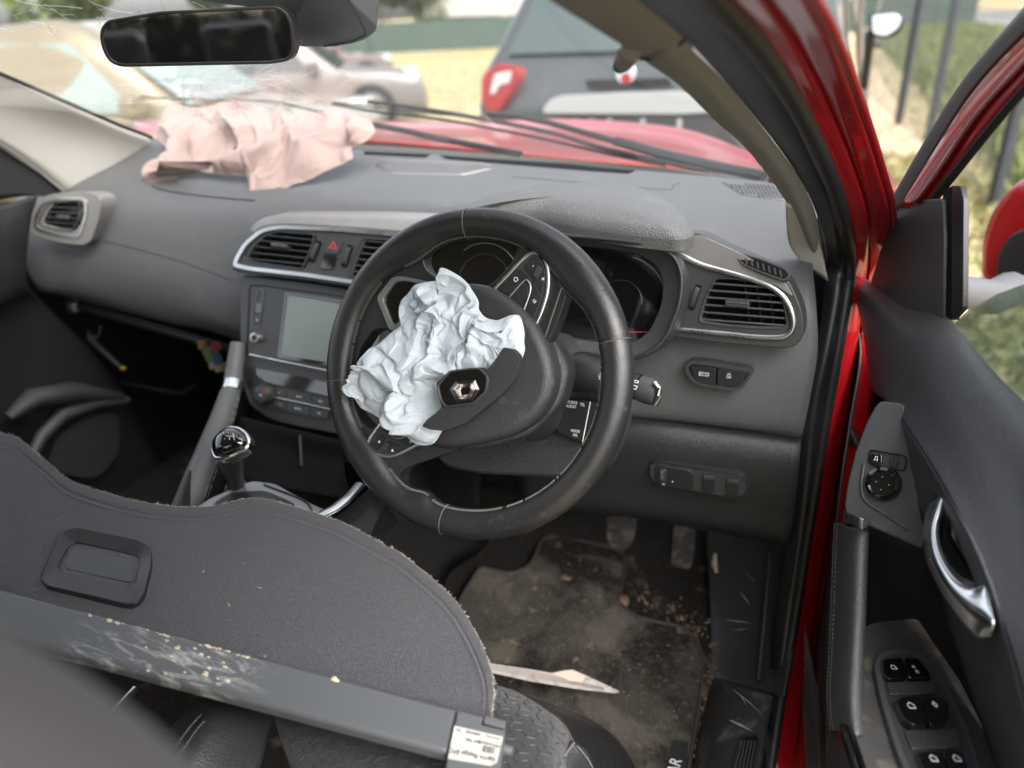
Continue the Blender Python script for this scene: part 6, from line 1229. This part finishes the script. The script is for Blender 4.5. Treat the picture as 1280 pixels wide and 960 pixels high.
# road beyond the right-hand fence and its verge
m_rd = mat('asphalt', (.16, .16, .165), .9, spec=.2, var=(1.5, .5, (.20, .20, .20)))
structure(panel('road', [(9, -6, .03), (17, -6, .03), (14, 60, .03), (6.4, 60, .03)], m_rd, None, solid=0))
structure(panel('kerb', [(8.75, -6, .10), (9, -6, .10), (6.4, 60, .10), (6.15, 60, .10)], mat('kerb stone', (.45, .44, .42), .9), None, solid=.1))
structure(panel('path', [(.95, 1.5, .012), (1.75, 1.5, .012), (1.5, 40, .012), (.6, 40, .012)], mat('worn path', (.52, .38, .26), .95, var=(3, .6, (.45, .34, .22))), None, solid=0))
def blades(name, n, fx, mt_, hmin, hmax, seed, label, cat_, w_=.02):
    rs = np.random.RandomState(seed); V = np.zeros((n*3, 3)); 
    for i in range(n):
        x, y, z = fx(rs); h = hmin+(hmax-hmin)*rs.rand(); a = rs.rand()*6.3; d = np.array((math.cos(a), math.sin(a), 0))*w_; V[3*i] = (x, y, z)-d; V[3*i+1] = (x, y, z)+d; V[3*i+2] = np.array((x, y, z+h))+np.array((rs.randn(), rs.randn(), 0))*h*.3
    o = obj(name, V, [[3*i, 3*i+1, 3*i+2] for i in range(n)], mt_, None, smooth=False); o['kind'] = 'stuff'; tag(o, label, cat_); return o
m_grs = mat('verge grass', (.11, .15, .045), .9, var=(.8, .8, (.24, .23, .10)), spec=.2)
def vx(rs): y = 2+rs.rand()**1.5*40; return (2.1+rs.rand()*(6.2-.06*y)*.95, y, .0)
blades('grass', 26000, vx, m_grs, .10, .35, 31, 'green verge grass growing beyond the metal fence on the right', 'grass', .035)
def vx2(rs): return (-14+rs.rand()*20, 6+rs.rand()*26, .0) if rs.rand() < .5 else (1.0+rs.rand()*2.2, 1.2+rs.rand()*6, 0.)
blades('dry_grass', 16000, vx2, mat('straw grass', (.34, .30, .15), .9, var=(.9, .8, (.24, .24, .10))), .03, .09, 32, 'short straw coloured grass scattered over the sandy yard', 'grass', .03)
# right-hand fence: dark posts with fine mesh
fn = thing('mesh_fence', 'dark metal post fence with fine wire mesh running beside the path', 'fence', (2.0, 6, 0))
m_post = mat('dark post', (.045, .05, .06), .5, metal=.3)
for i, (u, v, lu, lv) in enumerate(((1239, 262, 1268, 130), (1160, 176, 1190, 0), (1122, 157, 1141, 0))):
    p = at(u, v, z=0); tube('post', [p, p+np.array((0, 0, 2.1))], .045 if i else .04, m_post, fn, n=10)
V, F = [], []
pa, pb = at(1250, 275, z=0), at(1080, 118, z=0); dxy = pb-pa; Lf = np.linalg.norm(dxy); dd = dxy/Lf
for i in range(int(Lf/.06)): p = pa+dd*.06*i; boxv(p+np.array((0, 0, .95)), dd*.0018, (.0018, 0, 0), (0, 0, .93), V, F)
for k_ in range(12): boxv(pa+dxy/2+np.array((0, 0, .1+k_*.16)), dxy/2, (.002, 0, 0), (0, 0, .002), V, F)
obj('wire_mesh', V, F, mat('wire', (.10, .11, .11), .5), fn, smooth=False)['kind'] = 'stuff'
# far hedge, green mesh fence and white sign
m_fol = mat('foliage', (.060, .10, .030), .8, var=(1.2, .9, (.15, .19, .07)), spec=.3)
def clump(name, label, cat_, cx, cy, sx, sy, h, n, s, seed, group=None, mt_=None, trunk=True):
    rs = np.random.RandomState(seed); t = thing(name, label, cat_, (cx, cy, 0), group)
    cen_ = [(cx+sx*(rs.rand()*2-1), cy+sy*(rs.rand()*2-1), h*(.25+.65*rs.rand()), (.35+.4*rs.rand())*h*.35) for _ in range(14)]
    V, F = [], []
    for i in range(n):
        c = cen_[rs.randint(14)]; d = rs.randn(3); d /= np.linalg.norm(d); p = np.array(c[:3])+d*c[3]*(.7+.5*rs.rand())*np.array((1, 1, .9))
        if p[2] < .02: continue
        a = rs.randn(3); a /= np.linalg.norm(a); b = np.cross(a, rs.randn(3)); b /= np.linalg.norm(b); q = s*(.5+rs.rand()); k_ = len(V); V += [p-a*q, p+b*q*.5, p+a*q, p-b*q*.5]; F.append([k_, k_+1, k_+2, k_+3])
    o = obj('crown', V, F, mt_ or m_fol, t, smooth=False)
    if trunk:
        for j in range(3): tube('trunk', [(cx+.2*j-.2, cy, 0), (cx+rs.randn()*.3, cy, h*.35), (cx+rs.randn()*.8, cy, h*.7)], [.10, .07, .02], mat('bark', (.10, .08, .06), .9), t, n=6)
    return t
for i, (cx, cy, lb) in enumerate(((-19, 24, 'broad green hedge bush at the far left behind the gold car'), (-15, 26, 'hedge bush behind the rear-view mirror'), (-11.5, 28, 'hedge bush left of the white sign board'), (-8, 29, 'hedge bush behind the white sign board'), (-23, 20, 'hedge bush at the very edge of the yard on the left'), (-4.5, 30, 'hedge bush behind the dark hatchback'), (-27, 15, 'outermost hedge bush seen through the passenger side'), (-1, 30, 'hedge bush behind the right of the dark hatchback'), (4, 31, 'hedge bush at the far end of the right fence'))):
    clump('hedge_bush', lb, 'bush', cx*1.38, cy*1.38, 3.1, 1.3, 7.0, 9000, .22, 40+i, 'hedge along the far side of the yard')
gf = thing('screen_fence', 'low green windbreak screen fence along the far side of the yard', 'fence', (-10, 22, 0))
fp = [(-34, 18), (-26, 25), (-18, 30), (-10, 33), (-2, 35), (6, 36)]
for (a, b) in zip(fp, fp[1:]):
    a3, b3 = np.array((*a, 0.)), np.array((*b, 0.)); V, F = [], []; boxv((a3+b3)/2+np.array((0, 0, .62)), (b3-a3)/2, (.01, .02, 0), (0, 0, .60), V, F); obj('screen_panel', V, F, mat('green screen', (.045, .075, .062), .8, var=(2, .4, (.07, .10, .085))), gf, smooth=False)
    tube('fence_post', [a3, a3+np.array((0, 0, 1.4))], .05, m_post, gf, n=8)
# white sign board above the fence
sb = thing('sign_board', 'long pale sign board standing behind the green screen fence', 'sign', (-6, 24.6, 0))
a3, b3 = at(531, 22, y=36.5), at(662, 18, y=36.5); zt = np.array((0, 0, 2.2)); V, F = [], []
boxv((a3+b3)/2+zt/2, (b3-a3)/2, (0, .03, 0), zt/2, V, F); obj('board', V, F, mat('white board', (.5, .5, .47), .6, var=(2, .4, (.55, .55, .5))), sb, smooth=False)
for p in (a3, b3): tube('sign_post', [np.array((p[0], p[1]+.05, 0)), np.array((p[0], p[1]+.05, p[2]+.9))], .05, m_post, sb, n=8)
# ---- parked cars
def car(name, label, loc, rz, L, W, H, paint, kind='hatch', glass=None, silver=False, details=()):
    """car built along its own x axis (front at +x), lofted from stations"""
    t = thing(name, label, 'car', (loc[0], loc[1], 0), 'parked wrecks in the yard'); M4 = Matrix.Translation((loc[0], loc[1], 0)) @ Matrix.Rotation(rz, 4, 'Z')
    X = lambda p: np.array(M4 @ Vector(p))
    hb = H*.56
    # station: x, belt height, roof height, half width belt, half width roof
    S = [(-.50*L, .52*H, .52*H, .40*W, .38*W), (-.49*L, hb, .66*H, .46*W, .40*W), (-.44*L, hb, .86*H, .49*W, .39*W), (-.36*L, hb, .97*H, .5*W, .385*W), (-.10*L, hb*.98, H, .5*W, .39*W), (.06*L, hb*.97, .985*H, .5*W, .385*W), (.24*L, hb*.96, hb*1.02, .49*W, .44*W), (.40*L, hb*.90, hb*.92, .47*W, .42*W), (.485*L, .40*H, .42*H, .42*W, .38*W), (.50*L, .34*H, .35*H, .38*W, .34*W)]
    rows = []
    for x, zb, zr, wb, wr in S:
        zl = .20; rows.append([X(p) for p in ((x, -wb*.92, zl), (x, -wb*1.0, zl+.12), (x, -wb, zb*.75), (x, -wb*.97, zb), (x, -wr, zr-.03*(zr > zb+.1)), (x, -wr*.55, zr), (x, 0, zr+.01), (x, wr*.55, zr), (x, wr, zr-.03*(zr > zb+.1)), (x, wb*.97, zb), (x, wb, zb*.75), (x, wb*1.0, zl+.12), (x, wb*.92, zl))])
    grid('body', rows, paint, t, k=3, kk=4, sharp=50)
    panel('underside', [X(p) for p in ((-.48*L, -.44*W, .22), (.47*L, -.42*W, .22), (.47*L, .42*W, .22), (-.48*L, .44*W, .22))], m_dk, t)
    mg = glass or mat('car window', (.05, .07, .07), .12, spec=.8)
    for s in (-1, 1):
        f = lambda x, z, o=.006: X((x, s*(((.5*W*.97)*(H-z)+(.388*W)*(z-hb))/(H-hb)+o), z))
        for q in (((-.37*L, hb+.05), (-.14*L, hb+.04), (-.14*L, .93*H), (-.32*L, .91*H)), ((-.12*L, hb+.04), (.15*L, hb+.03), (.045*L, .92*H), (-.12*L, .94*H))):
            panel('side_window', [f(*p) for p in q], mg, t, solid=.004)
        for x in (-.31*L, .32*L):
            c = X((x, s*.475*W, .31)); n_ = X((x, s*(.475*W+1), .31))-c; pl = Pl(c, n_)
            a = disc('wheel', pl, *_uvc, .31, 0, 0, m_rub, t, n=24, prof=[(.31, -.10), (.32, -.03), (.31, .03), (.21, .045)], bev=0) if 0 else None
            V, F = tubev([c-n_*.12, c-n_*.10, c+n_*.02, c+n_*.035], [.28, .32, .32, .24], 24, nrm=(0, 0, 1)); o = obj('wheel', V, F, m_rub, t); V, F = tubev([c+n_*.02, c+n_*.045], [.215, .20], 20, nrm=(0, 0, 1)); obj('rim', V, F, m_schr, o)
            for k_ in range(5):
                a = k_*2*math.pi/5; e = np.array((n_[1], -n_[0], 0))*math.cos(a)+np.array((0, 0, 1))*math.sin(a); V, F = tubev([c+n_*.05+e*.03, c+n_*.052+e*.19], .018, 6); obj('wheel_spoke', V, F, m_blk, o)
        tube('door_gap', [f(-.13*L, z, .008) if z > hb else X((-.13*L, s*.503*W, z)) for z in (.3, .6, hb, hb+.02)], .008, m_dk, t, n=5)
        tube('sill_line', [X((x, s*.505*W, .34)) for x in (-.25*L, .25*L)], .03, m_blk, t, n=6)
        box('headlamp', X((.455*L, s*.36*W, .47*H)), (.10, .14, .07), mat('lamp lens', (.42, .44, .44), .12), t, bev=.03, rz=rz)
        if kind != 'suv': box('tail_lamp', X((-.485*L, s*.40*W, .52*H)), (.05, .10, .12), mat('red lens', (.26, .008, .010), .2), t, bev=.03, rz=rz)
        box('wing_mirror', X((.16*L, s*.56*W, hb+.08)), (.06, .10, .07), paint, t, bev=.03, rz=rz)
    zf = [X((.075*L, -.36*W, .95*H)), X((.235*L, -.43*W, hb*1.05)), X((.235*L, .43*W, hb*1.05)), X((.075*L, .36*W, .95*H))]; panel('windscreen', [p+np.array((0, 0, .02)) for p in zf], mg, t, solid=.004)
    return t, X
m_gold = mat('gold car paint', (.24, .205, .14), .35, metal=.4, coat=.5, var=(2, .3, (.30, .27, .2)))
m_gls2 = mat('pale car window', (.20, .25, .23), .15, spec=.8, var=(2, .5, (.32, .38, .35)))
car('parked_car', 'pale gold crashed saloon seen through the left of the windscreen', (-4.9, 4.3), R(18), 4.3, 1.75, 1.42, m_gold, glass=m_gls2)
m_slv = mat('silver car paint', (.22, .20, .19), .35, metal=.5, var=(3, .5, (.16, .14, .13)), dust=(4, .6, (.20, .10, .10), .6))
car('parked_car', 'wrecked silver car beyond the pink cloth and mirror', (-6.3, 8.2), R(30), 4.1, 1.7, 1.4, m_slv)
car('parked_car', 'dark crushed car standing far behind at the green screen fence', (-9.3, 12.5), R(60), 4.1, 1.7, 1.4, mat('brown car paint', (.16, .13, .13), .4, metal=.3))
# dark hatchback seen from behind
PSU = Pl(at(760, 110, y=3.35), (-.05, -.985, .12)); suv = thing('parked_car', 'dark grey hatchback with red tail lamp and silver bumper straight ahead', 'car', at(760, 180, y=3.5), 'parked wrecks in the yard'); suv.location[2] = 0
m_sd = mat('dark grey paint', (.060, .070, .075), .28, metal=.4, coat=.6, var=(2, .4, (.10, .11, .115)), dust=(5, .6, (.25, .25, .24), .3))
c0 = PSU(760, 110); bx = lambda x, y, z: np.array((c0[0]+x, c0[1]+y, z))
# body lofted forward from the tail
xl = PSU(603, 110)[0]-c0[0]; rows = []
for y, s, zr in ((-.02, .90, 1.50), (.05, 1.0, 1.56), (.30, 1.02, 1.60), (1.2, 1.02, 1.62), (2.1, 1.0, 1.55), (2.9, .98, 1.05), (3.8, .92, .9), (4.0, .8, .6)):
    yo = y; xr = -xl
    rows.append([bx(xx*s, yo+yy, z) for xx, yy, z in ((xl*.93, .05, .30), (xl*1.0, .02, .55), (xl*1.02, .0, .85), (xl*1.0, .03, 1.05), (xl*.90, .14, 1.22), (xl*.74, .30, min(zr, 1.48)), (xl*.5, .34, zr), (0, .36, zr+.02), (xr*.5, .34, zr), (xr*.74, .30, min(zr, 1.48)), (xr*.90, .14, 1.22), (xr*1.0, .03, 1.05), (xr*1.02, 0, .85), (xr, .02, .55), (xr*.93, .05, .30))])
grid('body', rows, m_sd, suv, k=4, kk=4, sharp=50)
grid('tailgate', [[bx(xx, yy, z) for xx in np.linspace(xl*w_, -xl*w_, 7)] for w_, yy, z in ((.93, .03, .30), (.97, -.06, .55), (.97, -.08, .80), (.94, -.05, 1.0), (.84, .06, 1.2), (.66, .28, 1.50))], m_sd, suv, k=4, kk=4, solid=.01)
tube('tailgate_gap', [bx(xl*.86, -.075, .62), bx(xl*.87, -.075, .85), bx(xl*.83, -.03, 1.03), bx(xl*.72, .09, 1.24)], .008, m_dk, suv, n=5)
panel('rear_window', [bx(xl*.76, .015, 1.16), bx(-xl*.76, .015, 1.16), bx(-xl*.60, .25, 1.47), bx(xl*.60, .25, 1.47)], mat('car window', (.05, .07, .07), .12), suv, solid=.01)
tl = rnd([(601, 100), (605, 90), (625, 79), (648, 84), (646, 100), (634, 122), (622, 140), (606, 140), (601, 120)], 5, 3)
PTL = Pl(PSU.o+PSU.n*.16, PSU.n); lmp = prism('tail_lamp', PTL, tl, -.14, 0, mat('red lens', (.26, .008, .010), .2, coat=.5), suv, bev=.012, seg=3)
prism('clear_lens', PTL, rnd([(618, 92), (640, 88), (636, 104), (624, 106), (618, 118), (612, 118)], 4, 3), 0, .006, mat('lamp lens', (.42, .44, .44), .12), lmp, bev=.003)
PBU = Pl(PSU.o+PSU.n*.22, PSU.n); bu = prism('bumper', PBU, rnd([(676, 142), (684, 126), (700, 119), (780, 115), (850, 113), (884, 122), (900, 140), (850, 143)], 8, 3), -.25, 0, mat('silver bumper', (.36, .375, .37), .35, metal=.3, dust=(6, .55, (.45, .45, .42), .5)), suv, bev=.03, seg=3)
prism('lower_bumper', PBU, rnd([(690, 146), (900, 143), (930, 190), (700, 190)], 6, 3), -.25, -.03, m_blk, suv, bev=.02)
for u in (716, 736, 758, 800, 846): prism('bumper_rib', PBU, rnd([(u, 148), (u+6, 148), (u+5, 168), (u-1, 168)], 2, 2), -.06, -.015, mat('silver bumper', (.6, .6, .6)), suv, bev=.004)
PBA = Pl(PSU.o+PSU.n*.11, PSU.n); disc('boot_badge', PBA, 782, 92, .05, -.01, .01, m_chr, suv, bev=.004); disc('badge_centre', PBA, 782, 98, .028, 0, .016, mat('red lens', (.26, .008, .010), .2), suv, bev=.004)
prism('number_plate_step', PBA, rnd([(730, 100), (835, 97), (840, 108), (735, 112)], 3, 2), -.02, .006, m_dk, suv, bev=.004)
# grey car beyond the right pillar with its door mirror towards us
t, X = car('parked_car', 'grey scrapped car behind the red pillar at the far right with its mirror out', (-.02, 6.8), R(-86), 4.2, 1.75, 1.75, mat('grey scrap paint', (.10, .10, .098), .5, metal=.3, dust=(3, .5, (.30, .22, .16), .5)))
pm_ = at(1108, 31, y=3.4); o = thing('wing_mirror', 'small pale wing mirror sticking out right of the red pillar', 'wing mirror', pm_)
PWM = Pl(pm_, (-.1, -1, .1)); prism('mirror_shell', PWM, rnd([(1088, 44), (1086, 16), (1120, 13), (1131, 22), (1126, 38), (1108, 48)], 6, 4), -.10, -.002, m_blk, o, bev=.01, seg=3); prism('mirror_glass', PWM, rnd([(1091, 42), (1090, 19), (1118, 16), (1127, 23), (1122, 36), (1107, 45)], 5, 4), -.01, .004, mat('sky mirror', (.6, .66, .70), .1, metal=.8), o, bev=.002)
tube('mirror_arm', [pm_+np.array((-.06, .03, -.03)), at(1086, 60, y=3.5), at(1080, 110, y=3.6)], .02, m_blk, o, n=8)
V, F = [], []; rs = np.random.RandomState(77)
# bare branches / torn loom hanging by the grey car
br = thing('bare_sapling', 'bare grey sapling stems beside the red windscreen pillar', 'sapling', at(1072, 170, y=4.6)); br.location[2] = 0
for i in range(7):
    p0 = np.array((at(1075, 160, y=4.6)[0]+rs.randn()*.05, 4.6, 0)); q = [p0]
    for k_ in range(5): q.append(q[-1]+np.array((rs.randn()*.05-.03, rs.randn()*.06, .42)))
    tube('stem', catm(q, 3), [.02*(1-.8*j/15) for j in range(16)], mat('grey bark', (.20, .18, .15), .9), br, n=6)
rb = clump('low_shrub', 'dry green shrub beyond the fence behind the wing mirror', 'shrub', 4.2, 9.5, .8, .8, 1.2, 2500, .06, 90, trunk=False)
